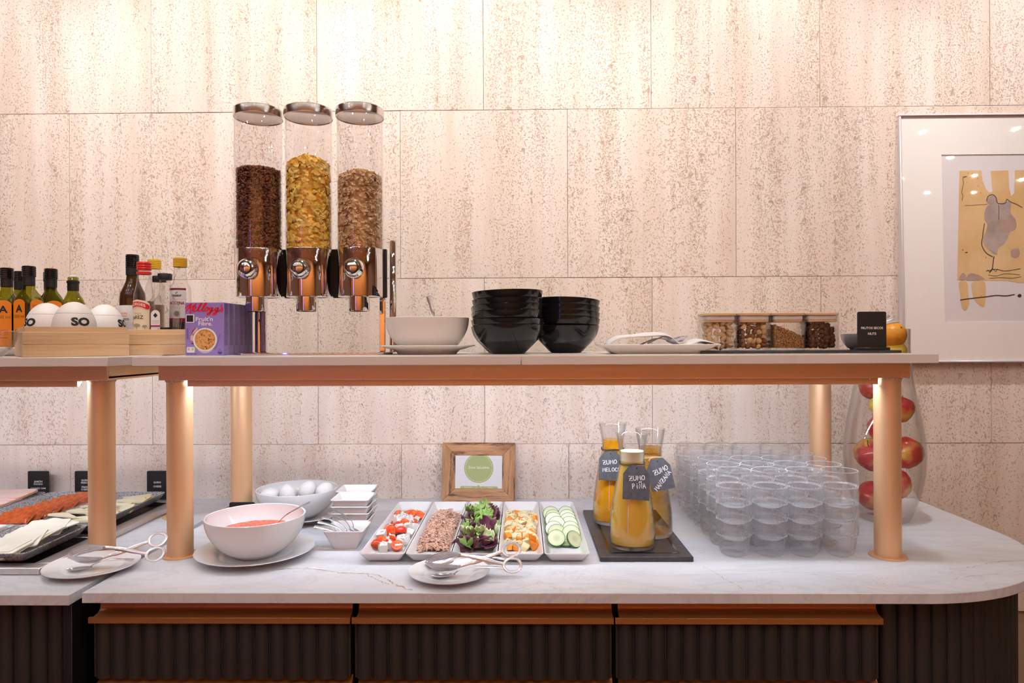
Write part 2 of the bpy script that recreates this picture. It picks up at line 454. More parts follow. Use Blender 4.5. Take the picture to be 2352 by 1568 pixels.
    M['sidewall'] = mat('warm_wall_paint', (0.50, 0.33, 0.22), 0.8)
    m, nt, b = new_mat('lamp_glow'); setp(b, color=(0, 0, 0), emit=(1.0, 0.92, 0.83), emit_s=DOWN_STRENGTH); M['lamp'] = m
    m, nt, b = new_mat('led_glow'); setp(b, color=(0, 0, 0), emit=COOL, emit_s=LED_STRENGTH); M['led'] = m
    m, nt, b = new_mat('blue_glow'); setp(b, color=(0, 0, 0), emit=(0.12, 0.16, 1.0), emit_s=14.0); M['blue'] = m
    # plain thin sheet of picture glass: mostly clear with a real reflection
    m, nt, b = new_mat('picture_glass')
    out = nt.nodes['Material Output']
    tr = nt.nodes.new('ShaderNodeBsdfTransparent'); gl = nt.nodes.new('ShaderNodeBsdfGlossy'); gl.inputs['Roughness'].default_value = 0.02
    fr = nt.nodes.new('ShaderNodeFresnel'); fr.inputs[0].default_value = 1.5
    mx = nt.nodes.new('ShaderNodeMixShader')
    link(nt, fr.outputs[0], mx.inputs[0]); link(nt, tr.outputs[0], mx.inputs[1]); link(nt, gl.outputs[0], mx.inputs[2]); link(nt, mx.outputs[0], out.inputs[0])
    M['picglass'] = m
build_materials()

# ------------------------------------------------------------------ geometry helpers
def mk(name, verts, faces, m=None, parent=None, smooth=True, angle=38, loc=None, rot=None):
    me = bpy.data.meshes.new(name)
    me.from_pydata([tuple(v) for v in verts], [], faces)
    me.validate(clean_customdata=False)
    fix = bmesh.new(); fix.from_mesh(me)
    bmesh.ops.recalc_face_normals(fix, faces=fix.faces)
    fix.to_mesh(me); fix.free()
    if smooth:
        me.polygons.foreach_set('use_smooth', [True] * len(me.polygons))
        try:
            me.set_sharp_from_angle(angle=R(angle))
        except Exception:
            pass
    me.update()
    o = bpy.data.objects.new(name, me)
    COL.objects.link(o)
    if m is not None:
        me.materials.append(M[m] if isinstance(m, str) else m)
    if parent is not None:
        o.parent = parent
    if loc is not None:
        o.location = loc
    if rot is not None:
        o.rotation_euler = rot
    return o

def share(src, name=None, parent=None, loc=(0, 0, 0), rot=(0, 0, 0), scale=(1, 1, 1), m=None):
    """a copy of a one-mesh object; keeps the mesh data unless a material is given"""
    o = src.copy()
    if m is not None:
        o.material_slots[0].link = 'OBJECT'
        o.material_slots[0].material = M[m]
    COL.objects.link(o)
    if name:
        o.name = name
    o.parent = parent
    o.location = loc
    o.rotation_euler = rot
    o.scale = scale
    return o

def tag(o, label, cat=None, group=None, kind=None):
    if label:
        o['label'] = label
    if cat:
        o['category'] = cat
    if group:
        o['group'] = group
    if kind:
        o['kind'] = kind
    return o

def struct(o, label=None):
    o['kind'] = 'structure'
    if label:
        o['label'] = label
    return o

def thing(name, label, cat, loc=(0, 0, 0), rotz=0.0, group=None):
    o = bpy.data.objects.new(name, None)
    COL.objects.link(o)
    o.location = loc
    o.rotation_euler = (0, 0, rotz)
    o.empty_display_size = 0.02
    return tag(o, label, cat, group)

def dup(root, loc, rotz=0.0, label=None, group=None, rot=None):
    r = root.copy()
    COL.objects.link(r)
    r.location = loc
    r.rotation_euler = rot if rot is not None else (0, 0, rotz)
    if label:
        r['label'] = label
    if group:
        r['group'] = group
    for ch in list(root.children):
        c = ch.copy(); COL.objects.link(c); c.parent = r
        for g in list(ch.children):
            d = g.copy(); COL.objects.link(d); d.parent = c
    return r

class G:
    """collects shapes into one mesh"""
    def __init__(s):
        s.v = []; s.f = []
    def add(s, v, f, mtx=None):
        n = len(s.v)
        s.v += [(mtx @ Vector(p)) if mtx is not None else Vector(p) for p in v]
        s.f += [tuple(i + n for i in q) for q in f]
        return s
    def build(s, name, m, parent=None, **kw):
        return mk(name, s.v, s.f, m, parent, **kw)

def box(x0, x1, y0, y1, z0, z1):
    v = [(x0, y0, z0), (x1, y0, z0), (x1, y1, z0), (x0, y1, z0), (x0, y0, z1), (x1, y0, z1), (x1, y1, z1), (x0, y1, z1)]
    f = [(0, 3, 2, 1), (4, 5, 6, 7), (0, 1, 5, 4), (1, 2, 6, 5), (2, 3, 7, 6), (3, 0, 4, 7)]
    return v, f

def bevbox(x0, x1, y0, y1, z0, z1, r=0.002, seg=2):
    bm = bmesh.new()
    v, f = box(x0, x1, y0, y1, z0, z1)
    bv = [bm.verts.new(p) for p in v]
    for q in f:
        bm.faces.new([bv[i] for i in q])
    bmesh.ops.bevel(bm, geom=bm.edges[:], offset=r, segments=seg, affect='EDGES', profile=0.5)
    bm.verts.index_update()
    vv = [tuple(p.co) for p in bm.verts]
    ff = [tuple(p.index for p in q.verts) for q in bm.faces]
    bm.free()
    return vv, ff

def lathe(prof, seg=40, cx=0.0, cy=0.0, cz=0.0, a0=0.0, rfun=None):
    """revolve (r, z) pairs round z; r=0 at an end closes to a point"""
    v = []; f = []; rows = []
    for (r, z) in prof:
        if r < 1e-7:
            rows.append([len(v)]); v.append((cx, cy, cz + z))
        else:
            row = []
            for k in range(seg):
                a = a0 + 2 * PI * k / seg
                rr = rfun(r, z, a) if rfun else r
                row.append(len(v)); v.append((cx + rr * math.cos(a), cy + rr * math.sin(a), cz + z))
            rows.append(row)
    for A, B in zip(rows, rows[1:]):
        if len(A) == 1 and len(B) == 1:
            continue
        for k in range(seg):
            k2 = (k + 1) % seg
            if len(A) == 1:
                f.append((A[0], B[k], B[k2]))
            elif len(B) == 1:
                f.append((A[k], A[k2], B[0]))
            else:
                f.append((A[k], A[k2], B[k2], B[k]))
    return v, f

def ring(sx, sy, r, z, n=6, cx=0.0, cy=0.0):
    """rounded rectangle as a ring of points, counter-clockwise"""
    r = min(r, sx / 2 - 1e-5, sy / 2 - 1e-5)
    out = []
    for (qx, qy, a) in ((1, 1, 0), (-1, 1, PI / 2), (-1, -1, PI), (1, -1, 1.5 * PI)):
        for k in range(n):
            t = a + (PI / 2) * k / (n - 1)
            out.append((cx + qx * (sx / 2 - r) + r * math.cos(t), cy + qy * (sy / 2 - r) + r * math.sin(t), z))
    return out

def loft(rings, cap0=True, cap1=True, closed=True):
    v = []; f = []; n = len(rings[0])
    for q in rings:
        v += q
    for i in range(len(rings) - 1):
        for k in range(n if closed else n - 1):
            k2 = (k + 1) % n
            f.append((i * n + k, i * n + k2, (i + 1) * n + k2, (i + 1) * n + k))
    if cap0:
        f.append(tuple(reversed(range(n))))
    if cap1:
        b = (len(rings) - 1) * n
        f.append(tuple(b + k for k in range(n)))
    return v, f

def prism(outline, z0, z1, bev=0.0):
    if bev:
        # shrink by moving towards the neighbours' normal
        n = len(outline); ins = []
        for i in range(n):
            p0 = Vector(outline[i - 1]); p1 = Vector(outline[i]); p2 = Vector(outline[(i + 1) % n])
            d1 = (p1 - p0).normalized(); d2 = (p2 - p1).normalized()
            n1 = Vector((-d1.y, d1.x)); n2 = Vector((-d2.y, d2.x))
            nn = (n1 + n2)
            nn = nn / max(0.4, nn.dot(n1))
            ins.append((p1.x + nn.x * bev, p1.y + nn.y * bev))
        rs = [[(x, y, z0) for x, y in ins], [(x, y, z0 + bev) for x, y in outline], [(x, y, z1 - bev) for x, y in outline], [(x, y, z1) for x, y in ins]]
        return loft(rs)
    return loft([[(x, y, z0) for x, y in outline], [(x, y, z1) for x, y in outline]])

def smooth_path(pts, n=6, closed=False):
    P = [Vector(p) for p in pts]
    out = []
    m = len(P)
    rng = range(m) if closed else range(m - 1)
    for i in rng:
        if closed:
            a, b, c, d = P[i - 1], P[i], P[(i + 1) % m], P[(i + 2) % m]
        else:
            a = P[i - 1] if i > 0 else P[i] * 2 - P[i + 1]
            b, c = P[i], P[i + 1]
            d = P[i + 2] if i + 2 < m else P[i + 1] * 2 - P[i]
        for k in range(n):
            t = k / n
            out.append(0.5 * ((2 * b) + (-a + c) * t + (2 * a - 5 * b + 4 * c - d) * t * t + (-a + 3 * b - 3 * c + d) * t ** 3))
    if not closed:
        out.append(P[-1])
    return out

def tube(pts, r, seg=8, closed=False, cap=True, flat=1.0, up=(0, 0, 1)):
    """tube along a path; r may be a number or a list; flat squashes across 'up'"""
    P = [Vector(p) for p in pts]; n = len(P)
    rr = r if isinstance(r, (list, tuple)) else [r] * n
    rings = []
    for i in range(n):
        if closed:
            t = P[(i + 1) % n] - P[i - 1]
        else:
            t = P[min(i + 1, n - 1)] - P[max(i - 1, 0)]
        t.normalize()
        u = Vector(up)
        if abs(t.dot(u)) > 0.95:
            u = Vector((0, 1, 0))
        s = t.cross(u).normalized(); w = s.cross(t).normalized()
        rings.append([tuple(P[i] + s * (rr[i] * math.cos(2 * PI * k / seg)) + w * (rr[i] * flat * math.sin(2 * PI * k / seg))) for k in range(seg)])
    v = []; f = []
    for q in rings:
        v += q
    for i in range(n if closed else n - 1):
        j = (i + 1) % n
        for k in range(seg):
            k2 = (k + 1) % seg
            f.append((i * seg + k, i * seg + k2, j * seg + k2, j * seg + k))
    if not closed and cap:
        f.append(tuple(reversed(range(seg)))); f.append(tuple((n - 1) * seg + k for k in range(seg)))
    return v, f

def ribbon(pts, w):
    """flat stroke in the local xy plane"""
    P = [Vector((p[0], p[1])) for p in pts]; v = []; f = []; n = len(P)
    for i in range(n):
        t = P[min(i + 1, n - 1)] - P[max(i - 1, 0)]
        if t.length < 1e-9:
            t = Vector((1, 0))
        t.normalize(); s = Vector((-t.y, t.x))
        ww = w[i] if isinstance(w, (list, tuple)) else w
        v += [(P[i].x + s.x * ww / 2, P[i].y + s.y * ww / 2, 0), (P[i].x - s.x * ww / 2, P[i].y - s.y * ww / 2, 0)]
    for i in range(n - 1):
        f.append((2 * i, 2 * i + 1, 2 * i + 3, 2 * i + 2))
    for e in (0, n - 1):
        b = len(v); ww = (w[e] if isinstance(w, (list, tuple)) else w) / 2
        for k in range(8):
            v.append((P[e].x + ww * math.cos(k * PI / 4), P[e].y + ww * math.sin(k * PI / 4), 0))
        f.append(tuple(range(b, b + 8)))
    return v, f

def disc(x, y, r, n=20, sy=None):
    sy = r if sy is None else sy
    return [(x + r * math.cos(2 * PI * k / n), y + sy * math.sin(2 * PI * k / n), 0) for k in range(n)], [tuple(range(n))]

def ellipsoid(rx, ry, rz, seg=12, rings=8, fun=None):
    v, f = lathe([(0, -1)] + [(math.sin(PI * i / rings), -math.cos(PI * i / rings)) for i in range(1, rings)] + [(0, 1)], seg)
    out = []
    for p in v:
        q = Vector((p[0] * rx, p[1] * ry, p[2] * rz))
        if fun:
            q = fun(q)
        out.append(q)
    return out, f

# upright plane: local x -> world x, local y -> world z, facing -y (towards the camera side)
UP = Matrix.Rotation(PI / 2, 4, 'X')

_txt = {}
def text_geo(s, size=1.0, bold=0.0, align='CENTER', shear=0.0, spacing=1.0, line=1.0):
    key = (s, round(bold, 4), align, shear, spacing, line)
    if key not in _txt:
        c = bpy.data.curves.new('lettering', 'FONT')
        c.body = s; c.size = 1.0; c.align_x = align; c.align_y = 'CENTER'; c.offset = bold; c.shear = shear
        c.space_character = spacing; c.space_line = line; c.resolution_u = 3
        o = bpy.data.objects.new('lettering', c)
        COL.objects.link(o)
        bpy.context.view_layer.update()
        me = bpy.data.meshes.new_from_object(o)
        _txt[key] = ([tuple(v.co) for v in me.vertices], [tuple(p.vertices) for p in me.polygons])
        bpy.data.objects.remove(o); bpy.data.curves.remove(c); bpy.data.meshes.remove(me)
    v, f = _txt[key]
    return [(p[0] * size, p[1] * size, 0) for p in v], f

def fit_text(s, w=None, h=None, **kw):
    """text geometry scaled to a width (and height), centred"""
    v, f = text_geo(s, 1.0, **kw)
    xs = [p[0] for p in v]; ys = [p[1] for p in v]
    cx = (min(xs) + max(xs)) / 2; cy = (min(ys) + max(ys)) / 2
    sx = w / (max(xs) - min(xs)) if w else None
    sy = h / (max(ys) - min(ys)) if h else None
    sx = sx or sy; sy = sy or sx
    return [((p[0] - cx) * sx, (p[1] - cy) * sy, 0) for p in v], f

def subdiv(v, f, cuts=2, maxlen=0.006):
    bm = bmesh.new()
    bv = [bm.verts.new(p) for p in v]
    for q in f:
        try:
            bm.faces.new([bv[i] for i in q])
        except ValueError:
            pass
    bmesh.ops.triangulate(bm, faces=bm.faces[:])
    for _ in range(cuts):
        es = [e for e in bm.edges if e.calc_length() > maxlen]
        if not es:
            break
        bmesh.ops.subdivide_edges(bm, edges=es, cuts=1)
        bmesh.ops.triangulate(bm, faces=bm.faces[:])
    bm.verts.index_update()
    vv = [tuple(p.co) for p in bm.verts]; ff = [tuple(p.index for p in q.verts) for q in bm.faces]
    bm.free()
    return vv, ff

def flat_part(name, geo, m, parent, x, z, y, scale=1.0, tilt=None, dy=0.0):
    """flat print facing -y on an upright face at depth y"""
    v, f = geo
    return mk(name, [(p[0] * scale + x, y, p[1] * scale + z) for p in v], f, m, parent, smooth=False)

def shift(geo, dx=0, dy=0, s=1.0):
    v, f = geo
    return [(p[0] * s + dx, p[1] * s + dy, 0) for p in v], f

def merge(*geos):
    g = G()
    for v, f in geos:
        g.add(v, f)
    return g.v, g.f

def rect(x0, x1, y0, y1):
    return [(x0, y0, 0), (x1, y0, 0), (x1, y1, 0), (x0, y1, 0)], [(0, 1, 2, 3)]

def rrect(cx, cy, w, h, r=0.003, n=4):
    q = ring(w, h, r, 0, n, cx, cy)
    return q, [tuple(range(len(q)))]

STROKES = {'Z': [[(0, 1), (.9, 1), (0, 0), (1, 0)], [(.2, .5), (.8, .5)]], 'U': [[(0, 1), (.02, .2), (.3, 0), (.7, .05), (.9, .3), (.95, 1)]],
           'M': [[(0, 0), (.12, 1), (.5, .35), (.85, 1), (1, 0)]], 'O': [[(.5, 1), (.1, .8), (0, .4), (.3, 0), (.8, .1), (1, .55), (.8, .95), (.5, 1)]],
           'P': [[(.1, 0), (.1, 1), (.7, .95), (.8, .7), (.6, .48), (.1, .45)]], 'I': [[(.5, 0), (.5, .65)], [(.5, .93), (.5, .97)]],
           'N': [[(0, 0), (.05, 1), (.85, 0), (.9, 1)]], '~': [[(0, 0), (.3, .2), (.6, 0), (.9, .2)]], 'A': [[(0, 0), (.45, 1), (.95, 0)], [(.2, .38), (.75, .38)]],
           'B': [[(.1, 0), (.1, 1), (.65, .95), (.7, .6), (.15, .52), (.8, .45), (.75, .05), (.1, 0)]], 'E': [[(.8, 1), (.1, .95), (.1, 0), (.85, .03)], [(.1, .5), (.7, .5)]],
           'L': [[(.1, 1), (.1, 0), (.8, .03)]], 'C': [[(.85, .9), (.4, 1), (.05, .6), (.15, .1), (.5, 0), (.9, .15)]], 'T': [[(0, 1), (1, 1)], [(.5, 1), (.5, 0)]],
           'S': [[(.85, .9), (.4, 1), (.1, .75), (.8, .35), (.6, 0), (.05, .1)]]}
def hand_text(s, w, h, pen, gap=0.28, rnd=None):
    g = G(); n = len(s); cw = w / (n + gap * (n - 1)); x = -w / 2
    rnd = rnd or random.Random(3)
    for ch in s:
        dy = rnd.uniform(-.06, .06) * h
        base = 'N' if ch == 'Ñ' else ch
        for st in STROKES[base]:
            g.add(*ribbon([(x + a * cw, -h / 2 + b * h + dy) for a, b in st], pen))
        if ch == 'Ñ':
            g.add(*ribbon([(x + a * cw, h / 2 + b * h + h * .16) for a, b in STROKES['~'][0]], pen))
        x += cw * (1 + gap)
    return g.v, g.f

# ================================================================== THE SETTING
WY = 2.177            # face of the travertine wall
CT = 0.90             # worktop height
ST = 1.3685           # upper shelf height
CEIL = 2.95

struct(mk('floor', *box(-5.0, 5.5, -3.4, 2.3, -0.1, 0.0), 'floor', smooth=False), 'dark brown floor')
struct(mk('ceiling', *box(-5.0, 5.5, -3.4, 2.3, CEIL, CEIL + 0.1), 'ceil', smooth=False), 'warm plain ceiling')
struct(mk('wall_left', *box(-5.1, -5.0, -3.4, 2.3, 0, CEIL), 'sidewall', smooth=False), 'plain warm side wall')
struct(mk('wall_right', *box(5.5, 5.6, -3.4, 2.3, 0, CEIL), 'sidewall', smooth=False), 'plain warm side wall')
wf = struct(mk('wall_front', *box(-5.0, 5.5, -3.5, -3.4, 0, CEIL), 'black', smooth=False), 'dark wall clad with upright orange wooden slats')
s0 = mk('slat', *bevbox(-0.045, 0.045, 0, 0.04, 0.0, CEIL - 0.01, 0.006, 1), 'slatwood', wf, loc=(-4.9, -3.4, 0))
for k in range(1, 84):
    share(s0, 'slat', wf, (-4.9 + 0.123 * k, -3.4, 0))
wb = struct(mk('wall_back', *box(-5.0, 5.5, WY + 0.012, WY + 0.12, 0, CEIL), 'grout', smooth=False), 'cream travertine slab wall')
JX, P = 0.1485, 0.5335
t0 = None
for r, (z0, z1) in enumerate([(0.542, 1.0735), (1.0735, 1.6025), (1.6025, 2.138), (2.138, 2.667), (2.667, 2.95)]):
    off = JX if r % 2 == 0 else JX - P / 2
    row0 = None
    for k in range(-10, 11):
        x = off + P * k
        if x < -5.0 or x + P > 5.5:
            continue
        if row0 is None:
            h = z1 - z0
            row0 = mk('tile', *bevbox(-P / 2 + .0005, P / 2 - .0005, -0.016, 0.0, -h / 2 + .0005, h / 2 - .0005, 0.0010, 1), 'trav', wb, angle=20)
            row0.location = (x + P / 2, WY + 0.0145 + 0.0008 * math.sin(k * 7.3 + r), (z0 + z1) / 2)
        else:
            share(row0, 'tile', wb, (x + P / 2, WY + 0.0145 + 0.0008 * math.sin(k * 7.3 + r * 2.1), (z0 + z1) / 2))

# ------------------------------------------------------------------ ceiling lamps
def washer(x, y, ax, ay, az, power, cone, where):
    t = thing('wall_washer_lamp', where, 'lamp', (x, y, CEIL), 0, 'ceiling wall washer lamps')
    mk('housing', *lathe([(0, 0), (.05, 0), (.05, -.05), (.042, -.05), (.04, -.012), (0, -.012)], 20), 'black', t)
    ld = bpy.data.lights.new('lamp_beam', 'SPOT')
    ld.energy = power; ld.color = WARM if y > 0 else AMBER; ld.spot_size = R(cone); ld.spot_blend = 0.85; ld.shadow_soft_size = 0.035
    lo = bpy.data.objects.new('lamp_beam', ld)
    COL.objects.link(lo); lo.parent = t
    d = Vector((ax - x, ay - y, az - CEIL)); lo.location = (0, 0, -0.055)
    lo.rotation_euler = d.to_track_quat('-Z', 'Y').to_euler()
for w in WASHERS:
    washer(*w, 'black ceiling spotlight washing the travertine wall' if w[1] > 0 else 'added black fill spotlight on the slatted wall')
dl = thing('downlight', 'small round ceiling downlight over the dining room', 'lamp', (DOWNLIGHTS[0][0], DOWNLIGHTS[0][1], CEIL), 0, 'ceiling downlights')
mk('trim_ring', *lathe([(.019, 0), (.042, 0), (.042, -.006), (.019, -.004), (.019, 0)], 18), 'whiteplastic', dl)
mk('lens', *disc(0, 0, .0185, 10), 'lamp', dl, smooth=False, loc=(0, 0, -.0045))
for (x, y) in DOWNLIGHTS[1:]:
    dup(dl, (x, y, CEIL))
bl = thing('blue_light_strip', 'upright blue light strip standing by the slatted wall', 'lamp', (-2.3, -2.6, 0))
mk('strip', *bevbox(-.02, .02, -.02, .02, .1, 2.0, .004, 1), 'blue', bl)
mk('base', *lathe([(0, 0), (.1, 0), (.1, .02), (.02, .03), (.02, .1), (0, .1)], 20), 'black', bl)

# ================================================================== WORKTOPS
def worktop(name, outline, label):
    o = mk(name, *prism(outline, CT - 0.0215, CT, 0.0012), 'marble', smooth=True, angle=25)
    tag(o, label, 'worktop')
    return o
out = [(-0.8835, 2.174), (-0.8835, 1.357)]
cx, cy, rr = 0.80, 1.792, 0.435
out += [(cx + rr * math.sin(a), cy - rr * math.cos(a)) for a in [R(90) * k / 28 for k in range(29)]]
out += [(1.235, 2.174)]
wt = worktop('worktop', out, 'white marble worktop with rounded right end carrying juices and salad trays')
wl = worktop('worktop', [(-2.1, 2.174), (-2.1, 1.3446), (-0.902, 1.3446), (-0.902, 2.174)], 'white marble worktop carrying the cheese and ham trays at left')
rv = random.Random(5)
def vein(pts, w, m='vein_rust'):
    P = smooth_path([(x, y, 0) for x, y in pts], 10)
    P = [p + Vector((rv.gauss(0, .0012), rv.gauss(0, .0018), 0)) for p in P]
    W = [max(.0004, w * rv.uniform(.1, 1.1) * (.35 + .65 * abs(math.sin(k * .37 + w * 900)))) for k in range(len(P))]
    v, f = ribbon(P, W)
    mk('rust_vein', [(p[0], p[1], CT + .00025) for p in v], f, m, wt, smooth=False)
M['vein_rust'] = nmat('rust_vein', (0.62, 0.45, 0.30), (0.36, 0.165, 0.06), 70, 0.3, lo=.4, hi=.62)
vein([(-.545, 1.50), (-.47, 1.502), (-.39, 1.475), (-.33, 1.468), (-.29, 1.44), (-.262, 1.405), (-.225, 1.372)], .0042)
vein([(-.60, 1.49), (-.63, 1.515), (-.655, 1.53)], .003)
vein([(-.335, 1.466), (-.30, 1.425), (-.275, 1.405)], .0035)
vein([(.40, 1.52), (.418, 1.47), (.425, 1.43), (.44, 1.40), (.442, 1.375)], .0022)
vein([(.34, 1.62), (.40, 1.605), (.43, 1.62)], .0016)
vein([(.62, 1.47), (.66, 1.44), (.69, 1.425)], .0020)
vein([(.93, 1.50), (1.0, 1.52), (1.06, 1.55), (1.13, 1.56)], .0022)
vein([(.90, 1.44), (.96, 1.46), (1.03, 1.475)], .0016)

# ================================================================== CABINETS
def rib_geo(w, d, z0, z1, n=7):
    fr = [(-w / 2 + w * k / n, -d * math.sin(PI * k / n) ** 0.75) for k in range(n + 1)]
    rg = [(x, y) for x, y in fr] + [(w / 2, .004), (-w / 2, .004)]
    return loft([[(x, y, z0) for x, y in rg], [(x, y, z1) for x, y in rg]])
def channel_geo(x0, x1, yf, ztop, zl0, zl1):
    """finger channel: curved copper recess over a lip"""
    pr = [(yf, zl0), (yf, zl1), (yf + .004, zl1 + .0005)]
    pr += [(yf + .012 + .014 * math.sin(t), zl1 + .002 + .012 * (1 - math.cos(t))) for t in [R(90) * k / 8 for k in range(9)]]
    pr += [(yf + .026, ztop), (yf + .030, ztop), (yf + .030, zl0)]
    return loft([[(x0, y, z) for y, z in pr], [(x1, y, z) for y, z in pr]])
YF = 1.375
specs = [(-.8825, -.3487, 'leftmost fluted dark drawer unit with copper finger channel under the marble top'),
         (-.3455, .1832, 'middle fluted dark drawer unit with copper finger channel under the marble top'),
         (.1858, .7205, 'rightmost fluted dark drawer unit with copper finger channel beside the rounded end')]
ribp = None
for x0, x1, lab in specs:
    t = thing('drawer_unit', lab, 'cabinet', ((x0 + x1) / 2, YF, 0), 0, 'fluted drawer units')
    hw = (x1 - x0) / 2
    mk('body', *box(-hw + .002, hw - .002, .045, .70, .05, .876), 'black', t, smooth=False)
    n = 16
    w = (2 * hw - .012) / n
    for (za, zb) in ((.715, .8315), (.50, .685)):
        fr = mk('drawer_front', *box(-hw + .003, hw - .003, .014, .044, za + .001, zb - .001), 'flute', t, smooth=False)
        rp = None
        for k in range(n):
            px = -hw + .006 + w * (k + .5)
            if rp is None:
                rp = mk('rib', *rib_geo(w * .985, .009, za, zb), 'flute', fr, loc=(px, .0145, 0), angle=50)
            else:
                share(rp, 'rib', fr, (px, .0145, 0))
    for zl, zt in ((.8312, .878), (.690, .714)):
        c = mk('finger_channel', *channel_geo(-hw + .001 + .008, hw - .001, 0, zt, zl, zl + .0125), 'copper_dark', t, angle=50)
        tag(c, 'copper finger channel')
        mk('lip', *bevbox(-hw, hw, -.002, .004, zl, zl + .0125, .0008, 1), 'copper_dark', c)
# rounded fluted end
te = thing('rounded_end_cabinet', 'dark fluted cabinet curving round the right end of the counter', 'cabinet', (0, 0, 0))
rc = .395
ol = [(.728, 2.17), (.728, cy - rc + .012)] + [(cx + (rc - .012) * math.sin(a), cy - (rc - .012) * math.cos(a)) for a in [R(90) * k / 20 for k in range(1, 21)]] + [(cx + rc - .012, 2.17)]
mk('body', *prism(ol, .05, .876), 'black', te, angle=30)
n = 18
rp = None
def place_rib(x, y, a):
    global rp
    if rp is None:
        rp = mk('rib', *rib_geo(.0345, .009, .05, .877), 'flute', te, loc=(x, y, 0), rot=(0, 0, a), angle=50)
    else:
        share(rp, 'rib', te, (x, y, 0), (0, 0, a))
place_rib(.747, cy - rc + .008, 0); place_rib(.782, cy - rc + .008, 0)
for k in range(n):
    a = R(90) * (k + .5) / n
    place_rib(cx + (rc - .008) * math.sin(a), cy - (rc - .008) * math.cos(a), a)
for k in range(10):
    place_rib(cx + rc - .008, cy + .0175 + .0352 * k, R(90))
tl = thing('fluted_cabinet', 'dark fluted cabinet under the cheese worktop at far left', 'cabinet', (0, 0, 0))
mk('body', *box(-2.1, -.925, 1.385, 2.15, .05, .876), 'black', tl, smooth=False)
rp2 = mk('rib', *rib_geo(.0345, .009, .05, .872), 'flute', tl, loc=(-.955, 1.385, 0), angle=50)
for k in range(1, 32):
    share(rp2, 'rib', tl, (-.955 - .0352 * k, 1.385, 0))
mk('end_panel', *bevbox(-.926, -.908, 1.362, 2.15, .05, .877, .001, 1), 'black', tl)

# ================================================================== RAISED SHELVES
def column(parent, x, y):
    c = mk('column', *lathe([(0, CT + .0002), (.0288, CT + .0002), (.0288, 1.314), (0, 1.314)], 40), 'copper', parent, loc=(x, y, 0))
    mk('base_disc', *lathe([(.029, .0004), (.041, .0004), (.0412, .0016), (.0405, .003), (.029, .003)], 44), 'copper', c, loc=(0, 0, CT))
    mk('caulk', *lathe([(.0285, 1.309), (.0300, 1.3085), (.0312, 1.3128), (.0285, 1.3128)], 36, rfun=lambda r, z, a: r + .0008 * math.sin(a * 13 + z * 4000)), 'caulk', c)
def shelf_unit(label, x0, x1, bx0, bx1, cols, led, group):
    t = thing('raised_shelf', label, 'shelf', (0, 0, 0), 0, group)
    xm = (x0 + x1) / 2
    if x1 > 0:
        b1 = mk('shelf_board', *bevbox(x0, -.0015 + .0, 1.515, 2.04, ST - .0205, ST, .0012, 1), 'shelf', t)
        b2 = mk('shelf_board', *bevbox(-.0003, x1, 1.515, 2.04, ST - .0205, ST, .0012, 1), 'shelf', t)
    else:
        mk('shelf_board', *bevbox(x0, x1, 1.515, 2.04, ST - .0205, ST, .0012, 1), 'shelf', t)
    g = G()
    g.add(*bevbox(bx0, bx1, 1.563, 1.570, 1.3135, ST - .0208, .001, 1))
    g.add(*box(bx0, bx1, 1.970, 1.978, 1.3135, ST - .0208))
    g.add(*box(bx0, bx0 + .006, 1.570, 1.970, 1.3135, ST - .0208))
    g.add(*box(bx1 - .006, bx1, 1.570, 1.970, 1.3135, ST - .0208))
    g.add(*box(bx0, bx1, 1.570, 1.970, 1.3185, 1.3225))
    g.build('beam', 'copper', t, angle=30)
    for (x, y) in cols:
        column(t, x, y)
    l0, l1 = led
    p = mk('light_profile', *bevbox(l0, l1, 1.5735, 1.578, 1.2985, 1.3135, .0008, 1), 'copper', t)
    mk('light_profile', *box(l0, l1, 1.578, 1.612, 1.3105, 1.3135), 'copper', t, smooth=False)
    s = mk('led_strip', [(l0, 1.5820, 1.3000), (l1, 1.5820, 1.3000), (l1, 1.5920, 1.3095), (l0, 1.5920, 1.3095)], [(0, 3, 2, 1)], 'led', t, smooth=False)
    n = max(2, int((l1 - l0) / .27))
    s0 = None
    for k in range(n):
        x = l0 + .02 + (l1 - l0 - .04) * k / (n - 1)
        geo = ellipsoid(.0026, .0026, .0026, 8, 6)
        if s0 is None:
            s0 = mk('screw_head', *geo, 'caulk', t, loc=(x, 1.5725, 1.3118))
        else:
            share(s0, 'screw_head', t, (x, 1.5725, 1.3118))
    return t
shelf_unit('long raised shelf on copper columns carrying the cereal dispensers', -.8725, .9185, -.8377, .883,
           [(-.8055, 1.597), (.8455, 1.592), (-.8035, 1.945), (.8445, 1.945)], (-.776, .816), 'raised shelves')
shelf_unit('raised shelf at far left carrying oil bottles and white egg pots', -2.1, -.9266, -2.07, -.9572,
           [(-1.0005, 1.612), (-.992, 1.952)], (-2.05, -1.035), 'raised shelves')

# ================================================================== TABLEWARE BUILDERS
def bowl_geo(r, h, rb, th=.004, seg=56, power=.5):
    """thick bowl standing on a foot ring, z from 0 to h"""
    n = 12
    prof = [(0, .003), (rb * .8, .003), (rb * .85, 0), (rb, 0), (rb + .0015, .003)]
    for k in range(1, n + 1):
        t = k / n
        prof.append((rb + .0015 + (r - rb - .0015) * (math.sin(t * PI / 2) ** .9), .003 + (h - .003) * t ** 1.25))
    prof.append((r - th * .3, h + .001))
    prof.append((r - th, h))
    for k in range(n - 1, -1, -1):
        t = k / n
        prof.append((max(.0, rb - th * .2 + (r - th - rb + th * .2) * (math.sin(t * PI / 2) ** .9)), .003 + th + (h - .003 - th) * t ** 1.25))
    prof.append((0, .003 + th))
    return lathe(prof, seg)

